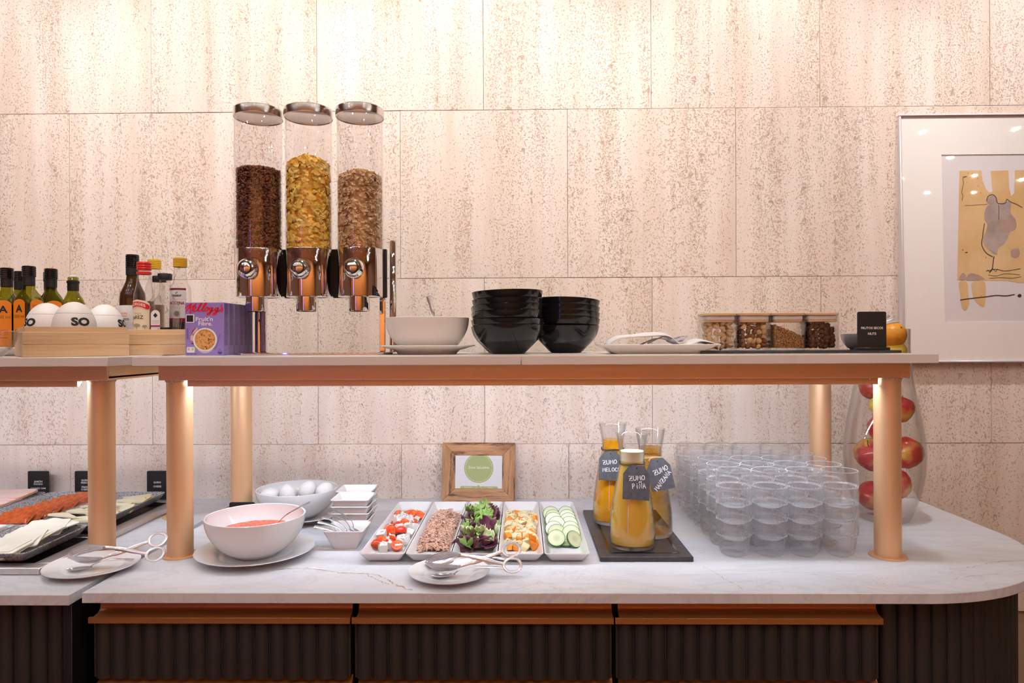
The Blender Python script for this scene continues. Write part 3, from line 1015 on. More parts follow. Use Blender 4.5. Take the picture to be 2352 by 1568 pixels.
def black_bowl_geo(r, h, th=.0026, seg=56):
    cv = [(0, .447), (.10, .535), (.226, .64), (.45, .82), (.68, .935), (.86, .980), (1, 1.0)]
    pr = [(0, .003), (r * .40, .003), (r * .41, 0), (r * .447, 0)] + [(r * b, h * a) for a, b in cv[1:]] + [(r - th * .4, h + .0008), (r - th, h)]
    pr += [(r * b - th, h * a + th * .6) for a, b in reversed(cv[1:-1])] + [(r * .40, .0065), (0, .006)]
    return lathe(pr, seg)

def plate_geo(r, h=.020, rb=None, well=None, th=.0035, seg=64):
    rb = rb or r * .58; well = well or r * .66
    prof = [(0, .002), (rb * .9, .002), (rb * .93, 0), (rb, 0), (rb * 1.03, .003), (well * 1.04, h * .45), (r * .98, h - th * .7), (r, h - th * .2), (r * .995, h + .0006),
            (r * .97, h - .0003), (well * 1.02, h * .50 + th * .55), (well * .95, h * .3 + th * .5), (well * .88, .002 + th), (0, .002 + th)]
    return lathe(prof, seg)

def dish_geo(w, d, h, bw, bd, cr=.012, th=.004, n=6):
    """rectangular dish with flared sides"""
    rs = [ring(bw * .92, bd * .92, cr * .6, .0015, n), ring(bw * .96, bd * .96, cr * .6, 0, n), ring(bw, bd, cr * .7, .0015, n)]
    for t in (.2, .5, .8, .97):
        rs.append(ring(bw + (w - bw) * t, bd + (d - bd) * t, cr * (.7 + .3 * t), .0015 + (h - .0015) * t ** 1.1, n))
    rs.append(ring(w, d, cr, h - .001, n)); rs.append(ring(w - .001, d - .001, cr, h + .0008, n)); rs.append(ring(w - th, d - th, cr, h + .0008, n)); rs.append(ring(w - th * 2, d - th * 2, cr * .9, h - .001, n))
    for t in (.75, .4, .12):
        rs.append(ring(bw - th + (w - th * 2 - bw + th) * t, bd - th + (d - th * 2 - bd + th) * t, cr * (.6 + .3 * t), th + (h - th) * t ** 1.1, n))
    rs.append(ring(bw - th * 3, bd - th * 3, cr * .5, th, n))
    return loft(rs)

def spoon_geo(L=.16, bw=.036, bl=.055, scoop=.010):
    """spoon along +x: bowl at the origin end, handle out to x=L"""
    g = G()
    nx, ny = 12, 8
    top = []; bot = []
    for i in range(nx + 1):
        t = i / nx; x = bl * t
        w = bw / 2 * math.sin(PI * min(1, (t * .93 + .05))) ** .62
        row = []; row2 = []
        for j in range(ny + 1):
            s = -1 + 2 * j / ny
            z = -scoop * (1 - s * s) * math.sin(PI * min(1, t * .9 + .08)) + scoop
            row.append((x, w * s, z)); row2.append((x, w * s, z - .0012))
        top.append(row); bot.append(row2)
    v = [p for r_ in top for p in r_] + [p for r_ in bot for p in r_]; o = (nx + 1) * (ny + 1); f = []
    for i in range(nx):
        for j in range(ny):
            a = i * (ny + 1) + j
            f.append((a, a + 1, a + ny + 2, a + ny + 1)); f.append((o + a, o + a + ny + 1, o + a + ny + 2, o + a + 1))
    for i in range(nx):
        for j in (0, ny):
            a = i * (ny + 1) + j; f.append((a, a + ny + 1, o + a + ny + 1, o + a))
    g.add(v, f)
    pts = smooth_path([(bl * .93, 0, scoop), (bl * 1.15, 0, scoop + .006), (bl * 1.7, 0, scoop + .012), (L * .8, 0, scoop + .010), (L, 0, scoop + .006)], 4)
    rr = [.0035] * 4 + [.0028] * 5 + [.0045] * (len(pts) - 12) + [.0058] * 3
    g.add(*tube(pts, rr[:len(pts)], 8, flat=.35))
    return g.v, g.f

# ================================================================== CEREAL DISPENSER
DY = 1.78
disp = thing('cereal_dispenser', 'chrome stand with three clear upright cereal tubes and turning knobs', 'dispenser', (-.5543, DY, ST))
def zz(z): return z - ST
mk('base_plate', *loft([ring(.400, .23, .05, .0003, 8), ring(.404, .234, .05, .001, 8), ring(.404, .234, .05, .005, 8), ring(.398, .228, .05, .006, 8)]), 'chrome', disp, loc=(.0235, .03, 0))
for sx, r_ in ((-.166, .0115), (.203, .0105)):
    p = mk('post', *lathe([(0, .006), (r_, .006), (r_, zz(1.674)), (r_ * .8, zz(1.677)), (0, zz(1.677))], 20), 'chrome', disp, loc=(sx, .085, 0))
mk('post', *bevbox(.168, .184, .07, .082, .006, zz(1.52), .0015, 1), 'chrome', disp)
mk('post', *bevbox(-.156, -.143, .07, .082, .006, zz(1.52), .0015, 1), 'chrome', disp)
mk('rear_bracket', *bevbox(-.185, .19, .062, .074, zz(1.52), zz(1.652), .002, 1), 'black', disp)
tops = [(1.846, .008), (1.853, .028), (1.822, .022)]
cx3 = [-.1327, -.0010, .1340]
arcpts = [(math.cos(a) * .0155, math.sin(a) * .0155) for a in [R(200) - R(290) * k / 26 for k in range(27)]]
for i in range(3):
    X = cx3[i]
    b = mk('canister_body', *lathe([(.052, zz(1.519)), (.057, zz(1.518)), (.0575, zz(1.520)), (.0575, zz(1.640)), (.057, zz(1.642)), (.054, zz(1.642)), (.054, zz(1.53)), (0, zz(1.53)), (0, zz(1.519)), (.052, zz(1.519))], 56), 'chrome', disp, loc=(X, 0, 0))
    tag(b, 'polished chrome canister body')
    mk('mount_block', *bevbox(-.050, .050, .02, .064, zz(1.519), zz(1.640), .004, 1), 'chrome', b)
    mk('outlet', *lathe([(.024, zz(1.480)), (.027, zz(1.480)), (.0275, zz(1.482)), (.0275, zz(1.5195)), (.024, zz(1.5195)), (.024, zz(1.480))], 36), 'chrome', b, loc=(0, -.018, 0))
    # knob: domed disc facing the room
    kp = [(0, .030), (.008, .0295), (.016, .0265), (.0225, .020), (.0262, .011), (.0268, .006), (.0255, .003), (.012, .003), (.011, -.012), (0, -.012)]
    v, f = lathe(kp, 36)
    k = mk('knob', [(p[0], -p[2] - .066, p[1]) for p in v], f, 'chrome', b, loc=(0, 0, zz(1.5865)))
    v, f = ribbon(arcpts, .0032)
    ah = ([(-.0165, -.004, 0), (-.0165 + .004, -.0125, 0), (-.0085, -.0085, 0)], [(0, 1, 2)])
    # arrow head at the end of the arc
    ex, ey = arcpts[-1]
    g = G(); g.add(v, f)
    tx, ty = arcpts[-1][0] - arcpts[-3][0], arcpts[-1][1] - arcpts[-3][1]
    L = math.hypot(tx, ty); tx /= L; ty /= L
    g.add([(ex + tx * .006, ey + ty * .006, 0), (ex - ty * .0045, ey + tx * .0045, 0), (ex + ty * .0045, ey - tx * .0045, 0)], [(0, 1, 2)])
    def dome(x, y):
        r2 = math.hypot(x, y)
        pts_ = kp[:6]
        for (ra, za), (rb_, zb) in zip(pts_, pts_[1:]):
            if ra <= r2 <= rb_:
                return za + (zb - za) * (r2 - ra) / (rb_ - ra)
        return .006
    mk('arrow_mark', [(p[0], -dome(p[0], p[1]) - .0664 - .0004, p[1]) for p in g.v], g.f, 'ink', b, smooth=False, loc=(0, 0, zz(1.5865)))
    t_ = mk('tube', *lathe([(.0535, zz(1.60)), (.0595, zz(1.6425)), (.0595, zz(1.993)), (.0575, zz(1.993)), (.0575, zz(1.6425)), (.0525, zz(1.60))], 64), 'tube', disp, loc=(X, 0, 0))
    tag(t_, 'clear acrylic tube')
    mk('lid', *lathe([(0, zz(1.991)), (.0572, zz(1.991)), (.0605, zz(1.989)), (.0612, zz(1.986)), (.0625, zz(1.986)), (.0628, zz(1.988)), (.0628, zz(2.006)), (.061, zz(2.008)), (0, zz(2.008))], 64), 'lidsteel', t_)

def cereal(name, label, X, ztop, dome_h, n, maker, m, core, seed, tail=''):
    rg = random.Random(seed)
    g = G()
    z0 = zz(1.632); z1 = zz(ztop)
    for i in range(n):
        fr = i / n
        if fr < .78:
            rad = rg.uniform(.0445, .0545) if rg.random() < .6 else rg.uniform(.051, .0548)
            a = rg.uniform(0, 2 * PI); z = rg.uniform(z0, z1 - .001)
        else:
            rad = .0545 * math.sqrt(rg.random()); a = rg.uniform(0, 2 * PI)
            z = z1 + dome_h * (1 - (rad / .0575) ** 2) + rg.uniform(-.004, .003)
        maker(g, rg, (rad * math.cos(a), rad * math.sin(a), z), a)
    for k in range(len(g.v)):
        p = g.v[k]; rr_ = math.hypot(p.x, p.y)
        if rr_ > .0570:
            g.v[k] = Vector((p.x * .0570 / rr_, p.y * .0570 / rr_, p.z))
    o = g.build(name, m, None, smooth=False, loc=(-.5543 + X, DY, ST))
    tag(o, label, 'cereal', kind='stuff')
    c = lathe([(0, z0), (.048, z0), (.0495, z0 + .01), (.0495, z1 - .008), (.040, z1 + dome_h * .3 - .010), (0, z1 + dome_h * .85 - .010)], 32)
    mk('inner_fill', *c, core, o)
def pellet(g, rg, p, a):
    s = rg.uniform(.0026, .0036)
    v, f = lathe([(0, -1), (.8, -.5), (.9, .45), (0, 1)], 6)
    mt = Matrix.Translation(p) @ Euler((rg.uniform(0, 6), rg.uniform(0, 6), 0)).to_matrix().to_4x4() @ Matrix.Diagonal((s * .8, s * .8, s, 1))
    g.add(v, f, mt)
def flake(size, curl, thick=.0008, n=7):
    def fn(g, rg, p, a):
        s = size * rg.uniform(.65, 1.15); q = []
        for k in range(n):
            b = 2 * PI * k / n; r_ = s * rg.uniform(.72, 1.08)
            q.append((r_ * math.cos(b), r_ * .78 * math.sin(b), curl * s * math.cos(2 * b + 1) + rg.uniform(-.15, .15) * s))
        v = q + [(0, 0, -.22 * s)] + [(x, y, z + thick) for x, y, z in q] + [(0, 0, -.22 * s + thick)]
        f = [(k, (k + 1) % n, n) for k in range(n)] + [(n + 1 + (k + 1) % n, n + 1 + k, 2 * n + 1) for k in range(n)] + [(k, n + 1 + k, n + 1 + (k + 1) % n, (k + 1) % n) for k in range(n)]
        e = Euler((PI / 2 + rg.gauss(-.05, .24), rg.gauss(0, .5), a - PI / 2 + rg.gauss(0, .22)))
        g.add(v, f, Matrix.Translation(p) @ e.to_matrix().to_4x4())
    return fn
cereal('chocolate_cereal', 'dark brown chocolate cereal pellets filling the leftmost tube', cx3[0], tops[0][0], tops[0][1], 7500, pellet, 'choc', 'choc_dark', 1)
cereal('corn_flakes', 'golden yellow corn flakes filling the middle tube', cx3[1], tops[1][0], tops[1][1], 1500, flake(.0112, .24), 'corn', 'corn_core', 2)
cereal('bran_flakes', 'pale brown bran flakes filling the tube at right', cx3[2], tops[2][0], tops[2][1], 2100, flake(.0082, .45), 'bran', 'bran_core', 3)

# ================================================================== CEREAL PORTION BOXES
BW, BH, BD = .0968, .1315, .0292
bx = thing('cereal_box', 'small purple cereal box with bowl picture at the front of its row', 'box', (-.786, 1.682, ST), 0, 'purple cereal boxes in a row')
mk('carton', *bevbox(-BW / 2, BW / 2, 0, BD, .0003, BH, .0008, 1), 'purple', bx)
S_ = BW / 940.0
def zp(x, y): return ((x - 575) * S_, BH - (y - 118) * S_ * (BH / (1287 * S_)))
def front(name, geo_px, m, dy, smoothw=None):
    v, f = geo_px
    return mk(name, [(zp(p[0], p[1])[0], -dy, zp(p[0], p[1])[1]) for p in v], f, m, bx, smooth=False)
script = [[(118, 255), (180, 195), (262, 158), (225, 215), (170, 290), (125, 348)], [(385, 142), (320, 200), (225, 255)], [(230, 255), (240, 310), (225, 360), (250, 375)],
          [(275, 325), (345, 275), (372, 228), (335, 222), (300, 270), (315, 328), (380, 318)],
          [(380, 318), (470, 225), (515, 148), (485, 150), (430, 255), (432, 325), (482, 318)],
          [(482, 318), (575, 225), (625, 145), (592, 150), (535, 255), (540, 328), (585, 315)],
          [(640, 240), (592, 275), (592, 320), (645, 312), (672, 262), (640, 240), (690, 262)],
          [(770, 248), (712, 258), (695, 305), (738, 316), (778, 250), (745, 330), (695, 405), (650, 418), (655, 385), (770, 330), (820, 305)],
          [(905, 250), (848, 262), (830, 308), (873, 318), (912, 252), (880, 335), (830, 408), (788, 420), (795, 388), (900, 335), (960, 300)],
          [(992, 182), (1000, 196), (975, 222)], [(960, 300), (1010, 252), (1012, 262), (1022, 305), (990, 335), (962, 328)]]
g = G()
for st in script:
    P = smooth_path([(x, y, 0) for x, y in st], 6) if len(st) > 2 else [Vector((x, y, 0)) for x, y in st]
    n = len(P)
    g.add(*ribbon([(p.x, p.y) for p in P], [27 + 9 * math.sin(PI * k / max(1, n - 1)) for k in range(n)]))
front('brand_script', (g.v, g.f), 'red', .0004)
def px_text(s, x0, x1, y0, y1, **kw):
    v, f = fit_text(s, x1 - x0, y1 - y0, **kw)
    return [(p[0] + (x0 + x1) / 2, (y0 + y1) / 2 - p[1], 0) for p in v], f
front('product_name', merge(px_text("Fruit'n", 365, 780, 467, 570, bold=.018), px_text('Fibre.', 430, 765, 580, 680, bold=.018)), 'white', .0004)
front('white_square', rrect(228, 508, 205, 205, 18), 'white', .0004)
front('black_square', rect(146, 305, 428, 588), 'ink', .0007)
front('printed_bowl', disc(590, 1020, 292, 40, 285), 'white', .0004)
front('printed_cereal', disc(590, 1020, 248, 36, 250), 'brownprint', .0007)
rg = random.Random(8)
ga, gb = G(), G()
for k in range(70):
    a = rg.uniform(0, 2 * PI); r_ = 215 * math.sqrt(rg.random()); e = disc(0, 0, rg.uniform(26, 46), 9, rg.uniform(16, 30)); w = rg.uniform(0, PI)
    pts_ = [(590 + r_ * math.cos(a) + p[0] * math.cos(w) - p[1] * math.sin(w), 1025 + r_ * math.sin(a) + p[0] * math.sin(w) + p[1] * math.cos(w), 0) for p in e[0]]
    (gb if k % 5 == 0 else ga).add(pts_, e[1])
front('printed_flakes', (gb.v, gb.f), 'flakeprint_dark', .0009)
front('printed_flakes', (ga.v, ga.f), 'flakeprint', .0010)
front('printed_fruit', merge(disc(275, 980, 42, 14, 75), ([(270, 890, 0), (370, 725, 0), (425, 740, 0), (390, 800, 0), (300, 880, 0)], [(0, 1, 2, 3, 4)])), 'skinpink', .0003)
front('printed_fruit', merge(([(262, 880, 0), (285, 800, 0), (370, 725, 0), (375, 740, 0), (300, 820, 0), (275, 890, 0)], [(0, 1, 2, 3, 4, 5)]), disc(288, 1112, 28, 10, 20)), 'maroon', .00035)
front('printed_leaf', disc(360, 1210, 50, 12, 60), 'leaf_green', .0003)
front('nutrition_panel', rrect(242, 1265, 195, 135, 30), 'white', .0004)
front('fine_print', merge(*[rect(165 + 100 * (k % 2), 220 + 95 * (k % 2), 1225 + 22 * (k // 2), 1233 + 22 * (k // 2)) for k in range(6)], rect(148, 205, 1360, 1372), rect(222, 292, 1360, 1372), rect(312, 396, 1360, 1372),
                          rect(146, 152, 760, 1000), rect(172, 184, 740, 1010)), 'purple_dark', .0007)
front('wheat_mark', merge(*[disc(820 + 140 * t + 6 * s, 1245 - 300 * t - 60 * t * t + 8 * s, 13, 8, 7) for t in [k / 11 for k in range(12)] for s in (-2, 2)],
                          ([(888, 1318, 0), (1010, 1318, 0), (990, 1360, 0), (950, 1378, 0), (910, 1360, 0)], [(0, 1, 2, 3, 4)]), disc(948, 1262, 8, 8, 16), disc(922, 1290, 8, 8, 14), disc(972, 1285, 8, 8, 14)), 'purple_dark', .0004)
front('slogan_arc', merge(*[ribbon([(590 + 330 * math.cos(a) * .62, 1130 + q + 185 * math.sin(a)) for a in [R(150) - R(120) * k / 10 for k in range(11)]], 11) for q in (0, 26)]), 'white', .0004)
rg = random.Random(4)
g = G()
for k in range(34):
    yy = 160 + 30 * k
    if yy > 1170: break
    g.add(*rect(.003, .003 + rg.uniform(.015, .021), BH - (yy - 118) * .0001022 - .0008, BH - (yy - 118) * .0001022 + .0004))
mk('side_text', [(BW / 2 + .0004, p[0], p[1]) for p in g.v], g.f, 'purple_dark', bx, smooth=False)
plain = None
ordw = ['second', 'third', 'fourth', 'fifth', 'rearmost']
for k in range(5):
    dup(bx, (-.786 + rg.uniform(-.0012, .0012), 1.682 + (k + 1) * .0304, ST), rg.uniform(-.012, .012), 'purple cereal box, %s in its row behind the front one' % ordw[k] if k < 4 else 'purple cereal box, rearmost of its row beside the chrome post')

# ================================================================== CREAM BOWL ON PLATE, SPOON
pl = mk('plate', *plate_geo(.123, .0225, .074, .080), 'bonewhite', loc=(-.242, 1.752, ST))
tag(pl, 'cream plate under the cream bowl on the raised shelf', 'plate')
bw = mk('bowl', *bowl_geo(.107, .086, .056, .005), 'bonewhite', loc=(-.242, 1.752, ST + .0062))
tag(bw, 'wide cream bowl standing on a plate beside the dispenser', 'bowl')
v, f = spoon_geo(.135, .03, .05, .008)
sp = mk('spoon', v, f, 'cutlery', loc=(-.205, 1.79, ST + .020), rot=(R(90), R(-106), R(0)))
tag(sp, 'steel spoon handle standing up out of the cream bowl', 'spoon')

# ================================================================== BLACK BOWLS
def black_bowl():
    t = thing('black_bowl', 'x', 'bowl', (0, 0, 0), 0, 'stacked black bowls')
    mk('bowl_shell', *black_bowl_geo(.0905, .0725), 'blackgloss', t)
    mk('foot_ring', *lathe([(.037, -.0004), (.0395, -.0004), (.0395, .0006), (.037, .0006), (.037, -.0004)], 36), 'caulk', t)
    return t
stacks = [(-.034, 1.737, 'taller stack beside the cream bowl', [(0, 0, 0), (.0150, .3, 20), (.0345, 2.0, 250), (.0500, 2.0, 250), (.0645, 1.4, 250), (.0840, 1.6, 250)]),
          (.121, 1.862, 'lower right stack beside the napkin plate', [(0, 0, 0), (.0205, 4.0, 145), (.0360, 4.0, 145), (.0515, 3.6, 145), (.0695, 3.6, 145)]),
          (-.052, 1.925, 'hidden stack nearest the wall', [(0, 0, 0), (.018, .5, 0), (.036, 1, 30), (.054, .5, 0)])]
pos = {0: 'bottom', 1: 'second', 2: 'third', 3: 'fourth', 4: 'fifth', 5: 'topmost'}
b0 = black_bowl(); first = True
for (x, y, where, lev) in stacks:
    for i, (dz, tilt, az) in enumerate(lev):
        w = 'topmost' if i == len(lev) - 1 else (pos[i] if i == 0 else pos[i] + ' from bottom')
        lab = 'glossy black bowl, %s of the %s' % (w, where)
        ax = Matrix.Rotation(R(tilt), 4, Vector((math.cos(R(az)), math.sin(R(az)), 0))).to_euler()
        p = (x, y, ST + .0006 + dz)
        if first:
            b0.location = p; b0.rotation_euler = ax; b0['label'] = lab; first = False
        else:
            dup(b0, p, label=lab, rot=ax)

# ================================================================== OBLONG PLATE WITH NAPKIN
op = mk('oblong_plate', *dish_geo(.285, .155, .0225, .215, .10, .012, .0035), 'bonewhite', loc=(.333, 1.715, ST))
tag(op, 'oblong cream plate holding a folded white napkin and small scoops', 'plate')
prof = [(-.122, .0245), (-.108, .038), (-.085, .047), (-.03, .051), (.012, .053), (.034, .046), (.05, .030), (.066, .0245), (.082, .029), (.10, .036), (.122, .033), (.140, .0275), (.150, .026)]
P = smooth_path([(x, 0, z) for x, z in prof], 4)
v = []; f = []; ny = 9
for i, p in enumerate(P):
    for j in range(ny + 1):
        s = j / ny
        y = -.056 + .112 * s
        sag = .010 * math.sin(PI * s) - (.008 if s < .1 else 0) * (1 if -.1 < p.x < .04 else 0)
        wob = .0025 * math.sin(p.x * 60 + s * 5)
        zz_ = max(.0075, p.z * (.86 + .14 * math.sin(PI * s)) + wob * s)
        v.append((p.x, y + .006 * math.sin(p.x * 40), zz_))
nn = len(P)
for i in range(nn - 1):
    for j in range(ny):
        a = i * (ny + 1) + j; f.append((a, a + 1, a + ny + 2, a + ny + 1))
nap = thing('napkin', 'folded white napkin lying on the oblong plate', 'napkin', (.333, 1.715, ST))
o = mk('upper_fold', v, f, 'napkin', nap); md = o.modifiers.new('thick', 'SOLIDIFY'); md.thickness = .0016
v2 = []; f2 = []
for i in range(19):
    x = -.112 + .235 * i / 18
    for j in range(6):
        y = -.050 + .10 * j / 5
        v2.append((x, y, .0088 + .0016 * math.sin(x * 70 + j) + (.012 * max(0, (abs(x + .0) - .09) / .03) if abs(x) > .09 else 0)))
for i in range(18):
    for j in range(5):
        a = i * 6 + j; f2.append((a, a + 1, a + 7, a + 6))
o = mk('lower_fold', v2, f2, 'napkin', nap); md = o.modifiers.new('thick', 'SOLIDIFY'); md.thickness = .0012
for k, (x, y, a, lab) in enumerate([(.038, -.035, 200, 'small steel scoop lying on the napkin, nearer one'), (.058, -.012, 210, 'small steel scoop lying on the napkin, farther one')]):
    v, f = spoon_geo(.10, .028, .034, .010)
    o = mk('scoop', v, f, 'cutlery', loc=(.333 + x + .02, 1.715 + y, ST + .030 + .004 * k), rot=(R(8), R(14), R(160 - 8 * k)))
    tag(o, lab, 'scoop')

# ================================================================== SLATE WITH JARS
sl = mk('slate_board', *bevbox(-.2405, .2405, 0, .150, .0002, .0068, .001, 1), 'slate', loc=(.674, 1.655, ST))
tag(sl, 'long thin slate board under the square jars', 'board')
JZ = ST + .0069
JXS = [.4905, .5740, .6575, .7410]
jl = ['square glass jar of almonds with bamboo lid, leftmost of four', 'square glass jar of mixed nuts with bamboo lid', 'square glass jar of brown seeds with bamboo lid', 'square glass jar of dark raisins with bamboo lid, rightmost']
jw, jh, jy = .0815, .0855, 1.722
for k in range(4):
    t = thing('storage_jar', jl[k], 'jar', (JXS[k], jy, JZ), 0, 'square storage jars')
    rs = [ring(jw - .004, jw - .004, .010, .0002, 6), ring(jw, jw, .012, .002, 6), ring(jw, jw, .012, jh, 6), ring(jw - .004, jw - .004, .010, jh, 6), ring(jw - .004, jw - .004, .010, .005, 6), ring(jw - .008, jw - .008, .008, .004, 6)]
    mk('glass_body', *loft(rs), 'jarglass', t)
    l = mk('lid', *loft([ring(jw - .001, jw - .001, .016, jh + .0006, 8), ring(jw + .0012, jw + .0012, .018, jh + .002, 8), ring(jw + .0012, jw + .0012, .018, jh + .006, 8), ring(jw - .002, jw - .002, .016, jh + .0072, 8)]), 'lidwood', t)
    mk('lid_plug', *loft([ring(jw - .010, jw - .010, .010, jh - .0155, 6), ring(jw - .009, jw - .009, .011, jh - .0145, 6), ring(jw - .009, jw - .009, .011, jh - .0105, 6), ring(jw - .012, jw - .012, .010, jh - .010, 6), ring(jw - .012, jw - .012, .010, jh + .0004, 6)]), 'lidwood', l)
    mk('seal_ring', *loft([ring(jw - .009, jw - .009, .011, jh - .0098, 6), ring(jw - .0082, jw - .0082, .011, jh - .006, 6), ring(jw - .0082, jw - .0082, .011, jh - .004, 6), ring(jw - .009, jw - .009, .011, jh - .001, 6)], False, False), 'whiteplastic', l)

def fill_jar(k, protos, n_xyz, top, label, cat, group, seed, name, jit=.0025, sizes=(1, 1)):
    """pieces lie against the front, sides and top of the jar's contents"""
    rg = random.Random(seed)
    nx, ny, nz = n_xyz
    iw = jw - .018
    base = JZ + .011
    for c in range(nz):
        for b in range(ny):
            for a in range(nx):
                fx = (a + .5) / nx - .5; fy = (b + .5) / ny - .5
                z = base + c * (top(fx, fy) - .006) / max(1, nz - 1)
                if 0 < a < nx - 1 and b > 0 and c < nz - 1:
                    continue
                p = protos[rg.randrange(len(protos))]
                s = rg.uniform(*sizes)
                o = share(p, name, None, (JXS[k] + fx * iw + rg.uniform(-jit, jit), jy + fy * iw + rg.uniform(-jit, jit) * .6, z + rg.uniform(-.002, .002)),
                          (rg.uniform(-1, 1), rg.uniform(-.9, .9), rg.uniform(0, 6.28)), (s, s, s))
                tag(o, label, cat, group)
def park(o):
    bpy.data.objects.remove(o)
def almond_shape(q):
    return Vector((q.x, q.y * (1 - .35 * max(0, q.x / .011)), q.z))
al = [mk('almond', *ellipsoid(.0108, .0068, .0044, 10, 8, almond_shape), 'almond'), mk('almond', *ellipsoid(.0096, .0062, .0046, 10, 8, almond_shape), 'almond')]
fill_jar(0, al, (4, 4, 7), lambda x, y: .062, 'blanched almond in the leftmost jar', 'almond', 'almonds in the jar', 1, 'almond')
def hazel(q):
    return Vector((q.x, q.y, q.z + (.002 if q.z > .005 else 0)))
nm = [mk('nut', *ellipsoid(.0072, .0072, .0078, 10, 8, hazel), 'nutskin'), mk('nut', *ellipsoid(.0075, .0072, .0075, 10, 8, hazel), 'nutpale'),
      mk('nut', *ellipsoid(.010, .0055, .0048, 10, 8, almond_shape), 'nutskin'), mk('nut', *ellipsoid(.0085, .006, .005, 10, 8, lambda q: Vector((q.x, q.y + .6 * q.x * q.x / .01, q.z))), 'nutpale'), mk('nut', *ellipsoid(.0078, .0066, .0066, 9, 7), 'nutskin')]
fill_jar(1, nm, (5, 4, 6), lambda x, y: .064, 'mixed nut in the second jar from the left', 'nut', 'nuts in the jar', 2, 'nut', .0022, (.85, 1.05))
rs_ = [mk('raisin', *ellipsoid(.0078, .0062, .0056, 12, 9, lambda q: q * (1 + .22 * mnoise.noise(q * 420))), 'raisin'), mk('raisin', *ellipsoid(.0072, .0066, .0062, 12, 9, lambda q: q * (1 + .25 * mnoise.noise(q * 380 + Vector((5, 2, 1))))), 'raisin')]
fill_jar(3, rs_, (5, 4, 6), lambda x, y: .064 - .045 * max(0, x - .05), 'dark raisin in the rightmost jar', 'raisin', 'raisins in the jar', 3, 'raisin', .0022, (.95, 1.2))
for o in al + nm + rs_:
    park(o)
# seeds: nobody could count them
g = G(); rg = random.Random(6)
iw = jw - .011
def seed_top(fx, fy): return .062 - .030 * (fx + .5) ** 1.1 + .002 * math.sin(fx * 30 + fy * 20)
N = 14
v = [(fx * iw, fy * iw, seed_top(fx, fy) - .0015) for fx in [i / N - .5 for i in range(N + 1)] for fy in [j / N - .5 for j in range(N + 1)]]
o_ = len(v); v += [(p[0], p[1], .006) for p in v]
f = []
for i in range(N):
    for j in range(N):
        a = i * (N + 1) + j; f.append((a, a + 1, a + N + 2, a + N + 1))
edge = [i * (N + 1) for i in range(N + 1)] + [N * (N + 1) + j for j in range(1, N + 1)] + [i * (N + 1) + N for i in range(N - 1, -1, -1)] + [j for j in range(N - 1, 0, -1)]
for a, b in zip(edge, edge[1:] + edge[:1]):
    f.append((a, b, b + o_, a + o_))
f.append(tuple(e + o_ for e in edge))
g.add(v, f)
for k in range(2600):
    side = rg.random(); fx = rg.uniform(-.5, .5); fy = rg.uniform(-.5, .5)
    if side < .4: fy = -.5
    elif side < .55: fx = -.5
    elif side < .7: fx = .5
    z = rg.uniform(.007, seed_top(fx, fy)) if side < .7 else seed_top(fx, fy)
    s = rg.uniform(.6, 1.1)
    q, ff = lathe([(0, -.0032 * s), (.0011 * s, 0), (0, .0032 * s)], 4)
    g.add(q, ff, Matrix.Translation((max(-.0355, min(.0355, fx * iw)), max(-.0358, min(.0355, fy * iw)), z)) @ Euler((rg.uniform(0, 6), rg.uniform(0, 6), 0)).to_matrix().to_4x4())
sd = g.build('seeds', 'seed', None, smooth=False, loc=(JXS[2], jy, JZ)); tag(sd, 'brown seeds heaped in the third jar', 'seeds', kind='stuff')

# ================================================================== SMALL BLACK SIGNS
def sign(x, y, z, w, h, lines, label, base=True, rotz=0.0, lean=0.0):
    t = thing('table_sign', label, 'sign', (x, y, z), rotz, 'small black table signs')
    q = ring(w, h, .004, 0, 5)
    v, f = loft([[(p[0], -.0018, p[1] + h / 2 + .004) for p in q], [(p[0], .0018, p[1] + h / 2 + .004) for p in q]])
    mk('panel', v, f, 'black', t, angle=30)
    mk('foot', *bevbox(-w * .53, w * .53, -.016, .016, .0002, .0065, .001, 1), 'black', t)
    for s, fz, tw in lines:
        flat_part('lettering', fit_text(s, tw, bold=.022), 'white', t, 0, .004 + h * fz, -.0021)
    return t
sign(.857, 1.683, JZ, .0695, .090, [('FRUTOS SECOS', .555, .0535), ('NUTS', .40, .020)], 'black sign with white nut lettering on the slate board')
gd = mk('grey_dish', *bowl_geo(.046, .040, .024, .003, 36), 'greydish', loc=(.866, 1.757, JZ)); tag(gd, 'small grey dish behind the black nut sign', 'dish')
for k in range(4):
    v, f = spoon_geo(.105, .024, .034, .007)
    o = mk('small_spoon', v, f, 'cutlery', loc=(.858 + .002 * k, 1.748 + .010 * k, JZ + .016 + .002 * k), rot=(R(20 * k), R(-24 - 5 * k), R(-14 + 9 * k)))
    tag(o, 'small steel spoon in the grey dish, %s from the sign' % ['nearest', 'second', 'third', 'farthest'][k], 'spoon', 'spoons in the grey dish')

